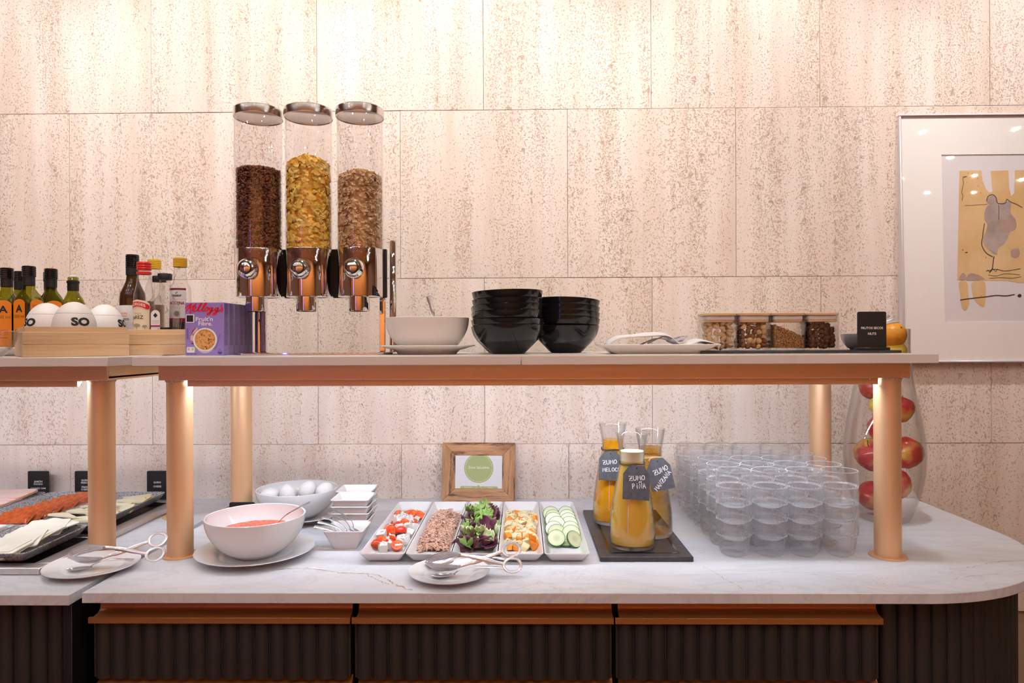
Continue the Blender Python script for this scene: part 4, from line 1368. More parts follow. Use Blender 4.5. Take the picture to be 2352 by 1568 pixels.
# ================================================================== EGG POTS IN BAMBOO BOX
def bamboo_box(name, label, loc, rotz, w, d, h1, h2, inset=.009):
    t = thing(name, label, 'box', loc, rotz, 'bamboo boxes')
    th = .010
    for a_, b_ in ((.0003, h1 * .49), (h1 * .49 + .0004, h1)):
        mk('front_plank', *bevbox(-w / 2, w / 2, 0, th, a_, b_, .0010, 1), 'bamboo', t)
    mk('rear_panel', *bevbox(-w / 2, w / 2, d - th, d, .0003, h1, .0012, 1), 'bamboo', t)
    mk('side_panel', *bevbox(-w / 2, -w / 2 + th, th + .0002, d - th - .0002, .0003, h1, .0012, 1), 'bamboo', t)
    mk('side_panel', *bevbox(w / 2 - th, w / 2, th + .0002, d - th - .0002, .0003, h1, .0012, 1), 'bamboo', t)
    mk('bottom_panel', *box(-w / 2 + th, w / 2 - th, th, d - th, .0006, .006), 'bamboo', t, smooth=False)
    a = inset - .004
    for nm_, q in (('rim_strip', (-w / 2 + a, w / 2 - a, a, a + .005)), ('rim_strip', (-w / 2 + a, w / 2 - a, d - a - .005, d - a)), ('rim_strip', (-w / 2 + a, -w / 2 + a + .005, a + .0052, d - a - .0052)), ('rim_strip', (w / 2 - a - .005, w / 2 - a, a + .0052, d - a - .0052))):
        mk(nm_, *bevbox(*q, h1 - .002, h2, .0006, 1), 'bamboo', t)
    return t
EA = math.atan2(.14, .163)
bamboo_box('bamboo_box', 'pale bamboo box holding three white egg-shaped pots', (-1.0485, 1.600, ST), EA, .215, .215, .058, .0705)
EGH = .127
def egg_r(z, h=EGH, r=.0485):
    zc = .054
    t = (z - zc) / ((h - zc) if z > zc else zc)
    return r * math.sqrt(max(0, 1 - abs(t) ** 2.15))
def egg_pot(loc, rot_text, label):
    t = thing('egg_pot', label, 'pot', loc, 0, 'white egg-shaped pots')
    zs = [EGH * (1 - math.cos(PI * k / 40)) / 2 for k in range(41)]
    seam = .0975
    lo = [(egg_r(z), z) for z in zs if z < seam] + [(egg_r(seam), seam)]
    lo[0] = (0, 0)
    hi = [(egg_r(seam) - .0004, seam + .0006)] + [(egg_r(z), z) for z in zs if z > seam + .001]
    hi[-1] = (0, EGH)
    b = mk('pot_body', *lathe(lo + [(0, seam)], 48), 'eggwhite', t)
    mk('pot_lid', *lathe([(0, seam + .0006)] + hi, 48), 'eggwhite', t)
    v, f = fit_text('SO', .0405, .0205, bold=.05)
    v, f = subdiv(v, f, 3, .003)
    out = []
    for p in v:
        z = .0775 + p[1]; r_ = egg_r(z) + .0005; a = rot_text + p[0] / r_
        out.append((r_ * math.cos(a), r_ * math.sin(a), z))
    mk('lettering', out, f, 'ink', t, smooth=True)
egg_pot((-1.0970, 1.660, ST + .0062), R(-90 + 50), 'white egg-shaped pot in the bamboo box, front one with full black lettering')
egg_pot((-1.1926, 1.700, ST + .0062), R(-90 - 20), 'white egg-shaped pot in the bamboo box, leftmost')
egg_pot((-1.0956, 1.780, ST + .0062), R(-90 + 96), 'white egg-shaped pot in the bamboo box, rearmost at right')

# ================================================================== BOTTLES
def cap_geo(r, z0, z1, ribs=4):
    pr = [(0, z0), (r * .96, z0)]
    n = ribs
    for k in range(n):
        a = z0 + (z1 - z0) * (k / n) * .92; b = z0 + (z1 - z0) * ((k + 1) / n) * .92
        pr += [(r * .94, a + .0003), (r, a + (b - a) * .3), (r, a + (b - a) * .75), (r * .94, b - .0003)]
    pr += [(r * .97, z1 - .001), (r * .9, z1), (0, z1)]
    return lathe(pr, 28)
def sq_ring(w, z, k, n=24):
    """between circle and square; k=0 circle"""
    out = []
    for i in range(n):
        a = 2 * PI * i / n + PI / n
        c, s = math.cos(a), math.sin(a)
        p = 2 + 8 * k
        r_ = (w / 2) / ((abs(c) ** p + abs(s) ** p) ** (1 / p))
        out.append((r_ * c, r_ * s, z))
    return out
def oil_bottle(loc, rotz, label, capped=True, letter=True, H=.222):
    t = thing('oil_bottle', label, 'bottle', loc, rotz, 'square oil bottles')
    w = .052
    zb = [(.0002, w * .9, 1), (.003, w, 1), (.125, w, 1), (.138, w * .97, .9), (.150, w * .82, .6), (.160, w * .62, .25), (.168, w * .53, 0), (.200, w * .49, 0)]
    body = mk('glass_body', *loft([sq_ring(ww, z, k) for z, ww, k in zb]), 'oilglass', t, angle=50)
    mk('oil_fill', *loft([sq_ring(ww * .9, z + (.003 if z < .01 else 0), k) for z, ww, k in zb if z < .13] + [sq_ring(w * .9, .128, 1)]), 'oil', body, angle=50)
    if capped:
        mk('neck_sleeve', *lathe([(.0136, .176), (.0140, .176), (.0140, .199), (.0136, .199)], 24), 'black', t)
        mk('cap', *cap_geo(.0158, .199, .226, 5), 'blackgloss', t)
    else:
        mk('neck_sleeve', *lathe([(.0135, .172), (.0142, .172), (.0142, .192), (.0158, .194), (.0158, .199), (.0135, .199)], 24), 'black', t)
        mk('neck_thread', *lathe([(0, .199), (.0126, .199), (.0136, .2015), (.0126, .204), (.0136, .2065), (.0126, .209), (0, .209)], 24), 'oilglass', t)
        mk('stopper', *lathe([(0, .209), (.0098, .209), (.0100, .213), (.0082, .215), (0, .215)], 20), 'whiteplastic', t)
    for fa in range(2):
        # arched orange label on two faces
        q = [(-.0185, .012), (.0185, .012), (.0185, .128)] + [(.0185 * math.cos(a), .128 + .012 * math.sin(a)) for a in [PI * k / 10 for k in range(1, 10)]] + [(-.0185, .128)]
        Mz = Matrix.Rotation(fa * PI / 2, 4, 'Z')
        lb = mk('label', [Mz @ Vector((x, -w / 2 - .0006, z)) for x, z in q], [tuple(range(len(q)))], 'orange_label', t, smooth=False)
        def on(geo, m, x, z, nm_='lettering'):
            v, f = geo
            mk(nm_, [Mz @ Vector((p[0] + x, -w / 2 - .0010, p[1] + z)) for p in v], f, m, lb, smooth=False)
        if (fa == 0) == letter:
            on(fit_text('A', .021, .019, bold=.03), 'ink', 0, .116)
            on(fit_text('250 ml', .031, bold=-.01), 'ink', 0, .096)
            on(merge(rect(-.013, -.012, .05, .062), rect(-.013, .010, .05, .0505), rect(-.013, .010, .0615, .062), rect(.0095, .010, .05, .062), *[disc(-.009 + .0022 * i, .0555 + .003 * math.sin(i * 1.3), .0007, 6) for i in range(8)]), 'ink', 0, 0, 'label_mark')
            on(merge(rect(-.011, .013, .043, .0436), rect(-.011, .009, .041, .0416), rect(-.012, .012, .022, .0226)), 'ink', 0, 0, 'label_mark')
            on(fit_text('BAR', .0165, .0045, bold=.01), 'ink', -.007, .0165)
        else:
            on(merge(*[rect(-.014 + .001 * (i % 3), .014 - .0015 * (i % 2), .124 - .0035 * i, .1248 - .0035 * i) for i in range(7)]), 'ink', 0, 0, 'label_mark')
    return t
dz_ = ST + .0095
tray = mk('white_tray', *dish_geo(.60, .275, .0215, .545, .225, .04, .004, 8), 'porc', loc=(-1.500, 1.8380, ST)); tag(tray, 'white oblong tray under the green oil bottles', 'tray')
dz_ = ST + .0046
oil_bottle((-1.2690, 1.742, dz_), R(-14), 'green oil bottle with orange label reading A and volume, front of the group')
oil_bottle((-1.2560, 1.806, dz_), R(-40), 'green oil bottle with turned orange label, behind the egg pots', letter=False)
oil_bottle((-1.2400, 1.872, dz_), R(-50), 'uncapped green oil bottle with white stopper', capped=False, letter=True)
oil_bottle((-1.357, 1.782, dz_), R(20), 'green oil bottle cut by the left picture edge')
oil_bottle((-1.386, 1.868, dz_), R(15), 'green oil bottle in the rear row at far left')
oil_bottle((-1.318, 1.890, dz_), R(5), 'green oil bottle in the rear row, mostly hidden between capped bottles')
gb_ = mk('glass_bowl', *bowl_geo(.055, .060, .024, .0028, 40), 'glass', loc=(-1.2180, 1.5450, ST)); tag(gb_, 'small clear glass bowl at the left picture edge', 'bowl')

bb = bamboo_box('bamboo_box', 'pale bamboo box holding vinegar bottles behind the egg pots', (-.939, 1.750, ST), 0, .192, .150, .055, .0665)
def round_bottle(loc, prof, glass, label, cap, fill=None, name='vinegar_bottle', seg=36):
    t = thing(name, label, 'bottle', loc, 0, 'vinegar bottles')
    b = mk('glass_body', *lathe(prof, seg), glass, t)
    if fill:
        m_, z1 = fill
        pr = [(0, .004)] + [(max(0, r_ - .0028), max(z, .004)) for r_, z in prof if r_ > 0 and z <= z1 - .0005]
        rl = pr[-1][0]
        mk('vinegar_fill', *lathe(pr + [(rl, z1), (0, z1)], seg), m_, b)
    cm, cr, c0, c1, ribs = cap
    mk('cap', *cap_geo(cr, c0, c1, ribs), cm, t)
    return t
def wrap(t, name, geo, m, r_, off=.0005, a0=-90, parent=None):
    """flat print wrapped on a round bottle; x runs along the girth"""
    v, f = subdiv(geo[0], geo[1], 3, .006)
    return mk(name, [((r_ + off) * math.cos(R(a0) + p[0] / r_), (r_ + off) * math.sin(R(a0) + p[0] / r_), p[1]) for p in v], f, m, parent or t, smooth=True)
bz = ST + .0063
# brown bottle
t = round_bottle((-1.0710, 1.866, ST), [(0, .0003), (.029, .0003), (.0315, .003), (.0325, .150), (.031, .168), (.022, .188), (.0165, .202), (.0150, .215), (.0142, .240), (0, .240)], 'brownglass', 'tall dark brown vinegar bottle with black cap', ('blackgloss', .0172, .237, .2745, 6))
mk('neck_sleeve', *lathe([(.0155, .218), (.0165, .218), (.0165, .240), (.0155, .240)], 28), 'black', t)
lb = wrap(t, 'label', rect(-.048, .030, .03, .134), 'white', .0335)
wrap(t, 'lettering', shift(fit_text('VINAGRE', .030, .0055, bold=.02), -.010, .112), 'orange_print', .0335, .0009, parent=lb)
wrap(t, 'lettering', shift(fit_text('DE JEREZ', .030, .0055, bold=.02), -.010, .104), 'orange_print', .0335, .0009, parent=lb)
wrap(t, 'lettering', shift(fit_text('ROMATICO', .034, .0055, bold=.03), -.008, .096), 'ink', .0335, .0009, parent=lb)
wrap(t, 'label_mark', merge(*[rect(-.024, .008 - .002 * (i % 3), .086 - .0045 * i, .0868 - .0045 * i) for i in range(11)], *[rect(-.006 + .0011 * i, -.0055 + .0011 * i, .05, .075) for i in range(8)]), 'grey_print', .0335, .0009, parent=lb)
# red capped bottle
t = round_bottle((-.9965, 1.790, bz), [(0, .0003), (.0235, .0003), (.0255, .003), (.0258, .120), (.0250, .150), (.0190, .178), (.0150, .205), (.0140, .215), (0, .215)], 'glass', 'clear vinegar bottle with red cap and cream label', ('redcap', .0180, .217, .2385, 3), ('paleliquid', .135))
mk('cap_ring', *lathe([(.0145, .206), (.0180, .206), (.0180, .2125), (.0145, .2125), (.0145, .206)], 28), 'redcap', t)
lb = wrap(t, 'label', merge(rect(-.034, .026, .052, .128), ([(-.034, .128, 0), (.026, .128, 0), (.018, .135, 0), (-.004, .1385, 0), (-.026, .135, 0)], [(0, 1, 2, 3, 4)])), 'cream_label', .0257)
wrap(t, 'label', rect(-.034, .026, .030, .0525), 'rust_label', .0257)
arc = lambda off, w: ribbon([(-.004 + .0245 * (k / 10 - 1), .119 + off + .008 * (1 - (k / 10 - 1) ** 2)) for k in range(21)], w)
wrap(t, 'brand_band', arc(0, .0150), 'white', .0257, .0009, parent=lb)
wrap(t, 'brand_band', arc(0, .0128), 'red', .0257, .0012, parent=lb)
v, f = fit_text('BORGES', .040, .0075, bold=.03)
wrap(t, 'lettering', ([(p[0] - .004, p[1] + .119 + .008 * (1 - (p[0] / .0245) ** 2), 0) for p in v], f), 'cream_label', .0257, .0016, parent=lb)
wrap(t, 'lettering', shift(fit_text('vinagre', .020, bold=-.005), -.004, .102), 'grey_print', .0257, .0009, parent=lb)
wrap(t, 'lettering', shift(fit_text('jeREZ', .030, .012, bold=.01), -.004, .091), 'ink', .0257, .0009, parent=lb)
wrap(t, 'label_picture', merge(disc(-.006, .071, .010, 12, .005), disc(.014, .069, .006, 10, .0035), rect(-.0065, -.0045, .060, .068), rect(.0135, .0145, .060, .068), rect(-.02, .024, .058, .0595)), 'sage_print', .0257, .0009, parent=lb)
wrap(t, 'label_picture', disc(-.024, .076, .006, 12), 'orange_print', .0257, .0010, parent=lb)
wrap(t, 'lettering', shift(fit_text('ENVEJECIDO', .030, .004, bold=.03), -.004, .044), 'cream_label', .0257, .0009, parent=lb)
# rear yellow capped bottle
round_bottle((-1.0520, 1.9435, ST), [(0, .0003), (.026, .0003), (.028, .003), (.028, .16), (.022, .195), (.0155, .215), (.0145, .245), (0, .245)], 'glass', 'clear bottle with yellow cap standing in the rear beside the wall', ('yellowcap', .0182, .243, .270, 5), ('paleliquid', .14))
# flat black capped pair
def flask(loc, label, with_label, rz):
    t = thing('vinegar_bottle', label, 'bottle', loc, rz, 'vinegar bottles')
    zb = [(.0003, .054, .9), (.003, .058, .9), (.110, .058, .9), (.124, .055, .7), (.138, .044, .4), (.150, .033, .1), (.160, .0285, 0), (.192, .0265, 0)]
    b = mk('glass_body', *loft([sq_ring(w_, z, k) for z, w_, k in zb]), 'glass', t, angle=50)
    mk('vinegar_fill', *loft([sq_ring(.050, .004, .9), sq_ring(.0535, .006, .9), sq_ring(.0535, .066, .9)]), 'vinegar', b, angle=50)
    mk('cap', *lathe([(0, .192), (.0168, .192), (.0176, .194), (.0176, .2075), (.0165, .209), (0, .209)], 32), 'black', t)
    if with_label:
        y = -.0296
        q = [(-.021, .016), (.004, .016), (.004, .099)] + [(-.0085 + .0125 * math.cos(a), .099 + .0125 * math.sin(a)) for a in [PI * k / 10 for k in range(1, 10)]] + [(-.021, .099)]
        lb = mk('label', [(x, y, z) for x, z in q], [tuple(range(len(q)))], 'white', t, smooth=False)
        mk('label_mark', [(-.0085, y - .0004, .104), (-.0025, y - .0004, .0975), (-.0085, y - .0004, .091), (-.0145, y - .0004, .0975)], [(0, 1, 2, 3)], 'ink', lb, smooth=False)
        flat_part('lettering', fit_text('VINAGRE', .0195, .0032), 'grey_print', lb, -.0085, .0825, y - .0004)
        flat_part('lettering', fit_text('DE VINO', .0185, .0032), 'grey_print', lb, -.0085, .0775, y - .0004)
        flat_part('label_band', rect(-.0125, .0125, -.0022, .0022), 'magenta', lb, -.0085, .0695, y - .0004)
        flat_part('label_picture', merge(rect(.004, .007, .045, .0625), rect(-.019, -.0155, .058, .064)), 'rust_label', lb, -.006, 0, y - .0004)
    return t
flask((-.9460, 1.800, bz), 'clear square bottle with flat black cap and arched white label', True, R(-4))
flask((-.9945, 1.862, ST + .0063), 'clear square bottle with black cap hidden behind the labelled one', False, R(4))
# Modena bottle
t = round_bottle((-.9345, 1.858, bz), [(0, .0003), (.0255, .0003), (.0275, .003), (.0275, .165), (.0255, .178), (.0180, .190), (.0170, .200), (.0150, .232), (0, .232)], 'glass', 'clear round bottle with yellow cap and white and maroon label', ('yellowcap', .0182, .232, .2575, 5), ('vinegar', .132))
lb = wrap(t, 'label', rect(-.021, .027, .092, .172), 'white', .0275)
wrap(t, 'label_band', rect(-.021, .027, .1685, .1735), 'maroon', .0275, .0008, parent=lb)
wrap(t, 'lettering', shift(fit_text('coosur', .026, .0055, bold=.03), .003, .153), 'ink', .0275, .0009, parent=lb)
wrap(t, 'label_mark', merge(disc(.002, .160, .0022, 8), disc(.005, .162, .0018, 8)), 'grey_print', .0275, .0009, parent=lb)
wrap(t, 'lettering', shift(fit_text('MÓDENA', .040, .0105, bold=.03), .003, .134), 'maroon', .0275, .0009, parent=lb)
wrap(t, 'label_mark', merge(rect(-.016, .020, .1435, .1445), rect(-.014, .019, .123, .124), rect(-.012, .016, .119, .120)), 'skinpink', .0275, .0009, parent=lb)
wrap(t, 'label_seal', disc(.004, .104, .0088, 20), 'gold', .0275, .0009, parent=lb)
wrap(t, 'label_seal', disc(.004, .104, .0062, 18), 'blue_print', .0275, .0012, parent=lb)
lb2 = wrap(t, 'label', rect(-.022, .028, .030, .0925), 'maroon', .0275)
wrap(t, 'label', rect(-.022, .028, .045, .082), 'ink', .0275, .0007, parent=lb2)
wrap(t, 'label_mark', merge(*[ribbon([(-.02 + .010 * i + .006 * k / 4, .046 + .008 * k + .001 * k * i) for k in range(5)], .0009) for i in range(5)]), 'gold', .0275, .0010, parent=lb2)
wrap(t, 'lettering', shift(fit_text('ACETO', .022, .004, bold=.02), .003, .038), 'skinpink', .0275, .0009, parent=lb2)

# ================================================================== FRAMED PICTURE ON THE WALL
FX0, FX1, FZ0, FZ1 = 1.191, 1.93, 1.328, 2.110
pic = thing('framed_picture', 'silver framed collage artwork with wide cream mat on the travertine wall', 'picture', (FX0, WY - .004, FZ0))
pic.rotation_euler = (R(-1.55), 0, 0)
W_, H_ = FX1 - FX0, FZ1 - FZ0
fw, fd = .0065, .026
def yb(y): return -.030 + y
for nm_, q in (('frame_bar', (0, W_, 0, fw)), ('frame_bar', (0, W_, H_ - fw, H_)), ('frame_bar', (0, fw, fw + .0001, H_ - fw - .0001)), ('frame_bar', (W_ - fw, W_, fw + .0001, H_ - fw - .0001))):
    mk(nm_, *bevbox(q[0], q[1], yb(0), yb(fd), q[2], q[3], .0018, 1), 'alu', pic)
mk('glass_pane', [(fw, yb(.0045), fw), (W_ - fw, yb(.0045), fw), (W_ - fw, yb(.0045), H_ - fw), (fw, yb(.0045), H_ - fw)], [(0, 1, 2, 3)], 'picglass', pic, smooth=False)
ox0, ox1, oz0, oz1 = .134, W_ - .134, .126, H_ - .128
g = G()
for q in ((fw, W_ - fw, fw, oz0), (fw, W_ - fw, oz1, H_ - fw), (fw, ox0, oz0, oz1), (ox1, W_ - fw, oz0, oz1)):
    g.add(*box(q[0], q[1], yb(.008), yb(.0105), q[2], q[3]))
g.build('mat_board', 'matboard', pic, smooth=False)
art = mk('backing_paper', *box(fw, W_ - fw, yb(.0108), yb(.0135), fw, H_ - fw), 'artpaper', pic, smooth=False)
# picture pixels (2150..2352, 340..740 crop at 3.92x) to frame metres
def ap(x, y):
    return ((2150 + x / 3.92 - 2067 - (340 + y / 3.92 - 258) * .020) * .001363, H_ - (340 + y / 3.92 - 258) * .001363)
lay = [0]
def artp(name, polys, m):
    lay[0] += 1
    g = G()
    for pts in polys:
        if len(pts) > 3:
            pts = list(pts)
        q = [ap(x, y) for x, y in pts]
        g.add([(x, yb(.0106 - .00012 * lay[0]), z) for x, z in q], [tuple(range(len(q)))])
    mk(name, g.v, g.f, m, art, smooth=False)
def blob(pts, n=5): return [(p.x, p.y) for p in smooth_path([(x, y, 0) for x, y in pts], n, True)]
artp('tan_paper', [[(232, 192), (430, 190), (440, 280), (470, 360), (500, 392), (528, 385), (512, 195), (672, 192), (680, 350), (695, 425), (722, 400), (730, 192), (1150, 190), (1160, 1215), (900, 1220), (760, 1215), (660, 1195), (212, 1188)]], 'tanpaper')
artp('tan_strip', [blob([(228, 1206), (298, 1206), (312, 1330), (318, 1400), (290, 1458), (255, 1440), (240, 1340)]), blob([(348, 1206), (458, 1206), (455, 1418), (400, 1405), (362, 1360), (345, 1300)])], 'tanpaper')
artp('grey_wash', [blob([(525, 415), (560, 440), (572, 480), (530, 500), (480, 490), (482, 440)]), blob([(490, 510), (590, 490), (690, 480), (690, 580), (735, 640), (738, 720), (690, 750), (640, 850), (580, 900), (560, 960), (470, 890), (440, 820), (470, 740), (480, 680), (455, 640), (458, 570)])], 'greywash')
artp('mauve_wash', [blob([(580, 660), (720, 640), (738, 720), (690, 750), (640, 760), (590, 720)]), blob([(695, 915), (760, 905), (768, 960), (740, 988), (695, 970)]), blob([(300, 1150), (340, 1125), (420, 1150), (450, 1185), (300, 1188)]), blob([(235, 1150), (265, 1120), (290, 1150), (280, 1185), (232, 1185)])], 'mauvewash')
def inkline(pts, w):
    v, f = ribbon([(p.x, p.y) for p in smooth_path([(x, y, 0) for x, y in pts], 5)], w)
    return [[(v[i][0], v[i][1]) for i in q] for q in f]
strokes = []
for pts, w in [([(455, 675), (440, 780), (432, 870), (470, 940), (525, 975)], 7), ([(540, 975), (530, 1040), (525, 1080), (500, 1120)], 8), ([(475, 470), (490, 425), (530, 412), (560, 440), (575, 490), (640, 492), (655, 455), (690, 480), (740, 500), (792, 530)], 6),
               ([(240, 1365), (330, 1352), (450, 1340), (560, 1325), (640, 1330), (720, 1318)], 9), ([(470, 1105), (560, 1090), (640, 1105), (775, 1085)], 5), ([(490, 1140), (560, 1150), (640, 1130), (770, 1140)], 4), ([(500, 1170), (600, 1165), (700, 1170), (780, 1158)], 4),
               ([(260, 250), (300, 245), (262, 262), (268, 300), (262, 340), (252, 390), (262, 420), (255, 465)], 4), ([(280, 510), (400, 505), (480, 500)], 3), ([(585, 510), (585, 640)], 4), ([(480, 1095), (510, 1110), (530, 1085), (555, 1110), (570, 1085)], 4)]:
    strokes += inkline(pts, w)
strokes += [blob([(748, 1328), (770, 1312), (785, 1330), (768, 1345)], 3), blob([(255, 908), (264, 908), (262, 918)], 3), blob([(280, 935), (300, 930), (304, 938), (285, 940)], 3), blob([(462, 980), (470, 980), (468, 988)], 3)]
artp('ink_drawing', strokes, 'artink')
artp('rust_spot', [blob([(x - 7, y), (x, y - 7), (x + 8, y), (x, y + 9)], 3) for x, y in [(308, 215), (395, 260), (398, 332), (422, 394), (327, 255), (345, 222), (424, 1328)]], 'orange_print')

# ================================================================== SALAD TRAYS
TY0, TY1 = 1.53, 2.03
tw_, td_ = .1025, TY1 - TY0
tx = [-.3170, -.2125, -.1080, -.0035, .1010]
what = ['tomato and white cheese', 'flaked tuna', 'mixed salad leaves', 'diced potato and carrot', 'cucumber slices']
tr0 = None
for x, w in zip(tx, what):
    if tr0 is None:
        tr0 = o = mk('salad_tray', *dish_geo(tw_, td_, .0235, .074, td_ - .045, .010, .0038), 'porc', loc=(x, (TY0 + TY1) / 2, CT + .0003))
    else:
        o = share(tr0, 'salad_tray', None, (x, (TY0 + TY1) / 2, CT + .0003))
    tag(o, 'long white porcelain tray holding %s' % w, 'tray', 'long white salad trays')

class Pile:
    def __init__(s, x0, x1, y0, y1, z, cell=.003):
        s.x0, s.y0, s.c, s.z = x0, y0, cell, z
        s.nx = int((x1 - x0) / cell) + 1; s.ny = int((y1 - y0) / cell) + 1
        s.h = [[z] * s.ny for _ in range(s.nx)]
    def cells(s, x, y, r):
        i0 = max(0, int((x - r - s.x0) / s.c)); i1 = min(s.nx - 1, int((x + r - s.x0) / s.c))
        j0 = max(0, int((y - r - s.y0) / s.c)); j1 = min(s.ny - 1, int((y + r - s.y0) / s.c))
        for i in range(i0, i1 + 1):
            for j in range(j0, j1 + 1):
                dx = s.x0 + (i + .5) * s.c - x; dy = s.y0 + (j + .5) * s.c - y
                if dx * dx + dy * dy <= r * r:
                    yield i, j
    def top(s, x, y, r):
        t = [s.h[i][j] for i, j in s.cells(x, y, r)]
        if not t:
            return s.z
        t.sort()
        return t[int(len(t) * .75)]
    def drop(s, rg, r, hgt, tries=14, bias=None, sink=.25):
        best = None
        for _ in range(tries):
            x = rg.uniform(s.x0 + r, s.x0 + s.nx * s.c - r); y = rg.uniform(s.y0 + r, s.y0 + s.ny * s.c - r)
            z = s.top(x, y, r * .85)
            sc = z + (bias(x, y) if bias else 0)
            if best is None or sc < best[0]:
                best = (sc, x, y, z)
        _, x, y, z = best
        for i, j in s.cells(x, y, r):
            s.h[i][j] = max(s.h[i][j], z + hgt * (1 - sink))
        return x, y, z

def chunk_geo(rg, sx, sy, sz, cut=.12, bev=.0012):
    v, f = bevbox(-sx / 2, sx / 2, -sy / 2, sy / 2, -sz / 2, sz / 2, bev, 1)
    sk = [rg.uniform(-cut, cut) for _ in range(6)]
    return [(p[0] * (1 + sk[0] * p[2] / sz * 2) + sk[1] * p[1], p[1] * (1 + sk[2] * p[0] / sx * 2) + sk[3] * p[2], p[2] * (1 + sk[4] * p[1] / sy * 2) + sk[5] * p[0]) for p in v], f

FZ = CT + .0046
herbs = []
# ---- tomato and cheese
rg = random.Random(21)
pl_ = Pile(tx[0] - .041, tx[0] + .041, 1.605, 1.955, FZ)
feta = [mk('cheese_cube', *chunk_geo(rg, .0195, .0185, .0175), 'feta') for _ in range(4)]
def tomato_half():
    t = thing('tomato_half', 'x', 'tomato', (0, 0, 0), 0, 'halved cherry tomatoes')
    pr = [(0, -.0125), (.006, -.0118), (.0108, -.0085), (.0136, -.003), (.0142, .0015), (.0138, .003)]
    mk('skin', *lathe(pr, 18), 'tomato', t)
    mk('cut_face', *lathe([(0, .0028), (.004, .0036), (.0075, .0026), (.0105, .0036), (.0138, .003)], 18, rfun=lambda r, z, a: r * (1 + .06 * math.sin(3 * a))), 'tomato_in', t)
    return t
tom = tomato_half(); used_t = False
bias = lambda x, y: .10 * ((x - tx[0]) / .041) ** 2 * .1 + .018 * abs((y - 1.78) / .175) ** 3
for k in range(62):
    is_t = (k % 5 in (0, 2)) if k < 40 else (k % 3 == 0)
    x, y, z = pl_.drop(rg, .0115, .0165, 10, bias)
    e = (rg.uniform(-.5, .5), rg.uniform(-.5, .5), rg.uniform(0, 6.28))
    if is_t:
        e = (rg.choice([PI / 2 * .9, .3, PI, 2.2, -.4]) + rg.uniform(-.4, .4), rg.uniform(-.5, .5), rg.uniform(-1, 1))
        lab = 'halved red cherry tomato among the white cheese cubes'
        if not used_t:
            tom.location = (x, y, z + .0115); tom.rotation_euler = e; tom['label'] = lab; used_t = True
        else:
            dup(tom, (x, y, z + .0115), label=lab, rot=e)
    else:
        s = rg.uniform(.85, 1.12)
        o = share(feta[k % 4], 'cheese_cube', None, (x, y, z + .009), e, (s, s, s))
        tag(o, 'white cheese cube among the tomatoes', 'cheese', 'white cheese cubes')
        herbs.append((x, y, z + .0195))
# the clear front pieces
o = share(feta[0], 'cheese_cube', None, (tx[0] - .012, 1.612, FZ + .0105), (.25, .05, .15), (1.02, 1.02, 1.05)); tag(o, 'white cheese cube nearest the front of the tomato tray', 'cheese', 'white cheese cubes'); herbs.append((tx[0] - .012, 1.612, FZ + .021))
dup(tom, (tx[0] + .019, 1.618, FZ + .0125), label='halved cherry tomato nearest the front of its tray, cut face up', rot=(.55, 0, .2))
dup(tom, (tx[0] - .030, 1.625, FZ + .0125), label='halved cherry tomato at the front left of its tray', rot=(2.4, .3, .4))
for o in feta: bpy.data.objects.remove(o)

# ---- tuna
rg = random.Random(22); g = G()
def tuna_edge(v_, side): return .0365 + .0045 * mnoise.noise(Vector((v_ * 4.5, side * 3.1, 7)))
def tuna_h(u, v_):
    return .031 * max(0, 1 - abs(u) ** 2.2) ** .8 * max(0, 1 - max(0, abs(v_) - .5) ** 2 * 3.2) * (1 + .5 * mnoise.noise(Vector((u * 2.6, v_ * 6, 3)))) 
for k in range(3000):
    u = rg.uniform(-1, 1); v_ = rg.uniform(-1, 1)
    w = tuna_edge(v_, 1 if u > 0 else -1)
    x = u * w + tx[1]; y = 1.772 + v_ * (.163 + .01 * mnoise.noise(Vector((u * 3, 9, v_))))
    z = FZ + max(.001, tuna_h(u, v_)) + rg.uniform(-.003, .003)
    L = rg.uniform(.0035, .0105); ww = rg.uniform(.0012, .0032); a = rg.uniform(0, PI)
    c = rg.uniform(-.5, .5) * L
    pts = [(-L, 0, -.0006), (-L * .3, c * .5, .0010), (L * .4, c * .4, .0006), (L, -c * .3, -.0016)]
    q = tube(pts, [ww * .4, ww, ww * .9, ww * .3], 5, flat=.6)
    g.add(*q, Matrix.Translation((x, y, z)) @ Euler((rg.gauss(0, .5), rg.gauss(0, .55), a)).to_matrix().to_4x4())
tn = g.build('flaked_tuna', 'tuna', None, smooth=True); tag(tn, 'pinkish brown flaked tuna heaped in the second tray', 'tuna', kind='stuff')
NU, NV = 12, 28
v = []; f = []
for i in range(NU + 1):
    for j in range(NV + 1):
        u = -1 + 2 * i / NU; w = -1 + 2 * j / NV
        v.append((u * .034 + tx[1], 1.772 + w * .158, FZ + max(.0006, tuna_h(u, w) - .004)))
for i in range(NU):
    for j in range(NV):
        a = i * (NV + 1) + j; f.append((a, a + 1, a + NV + 2, a + NV + 1))
mk('tuna_heap', v, f, 'tuna_core', tn)

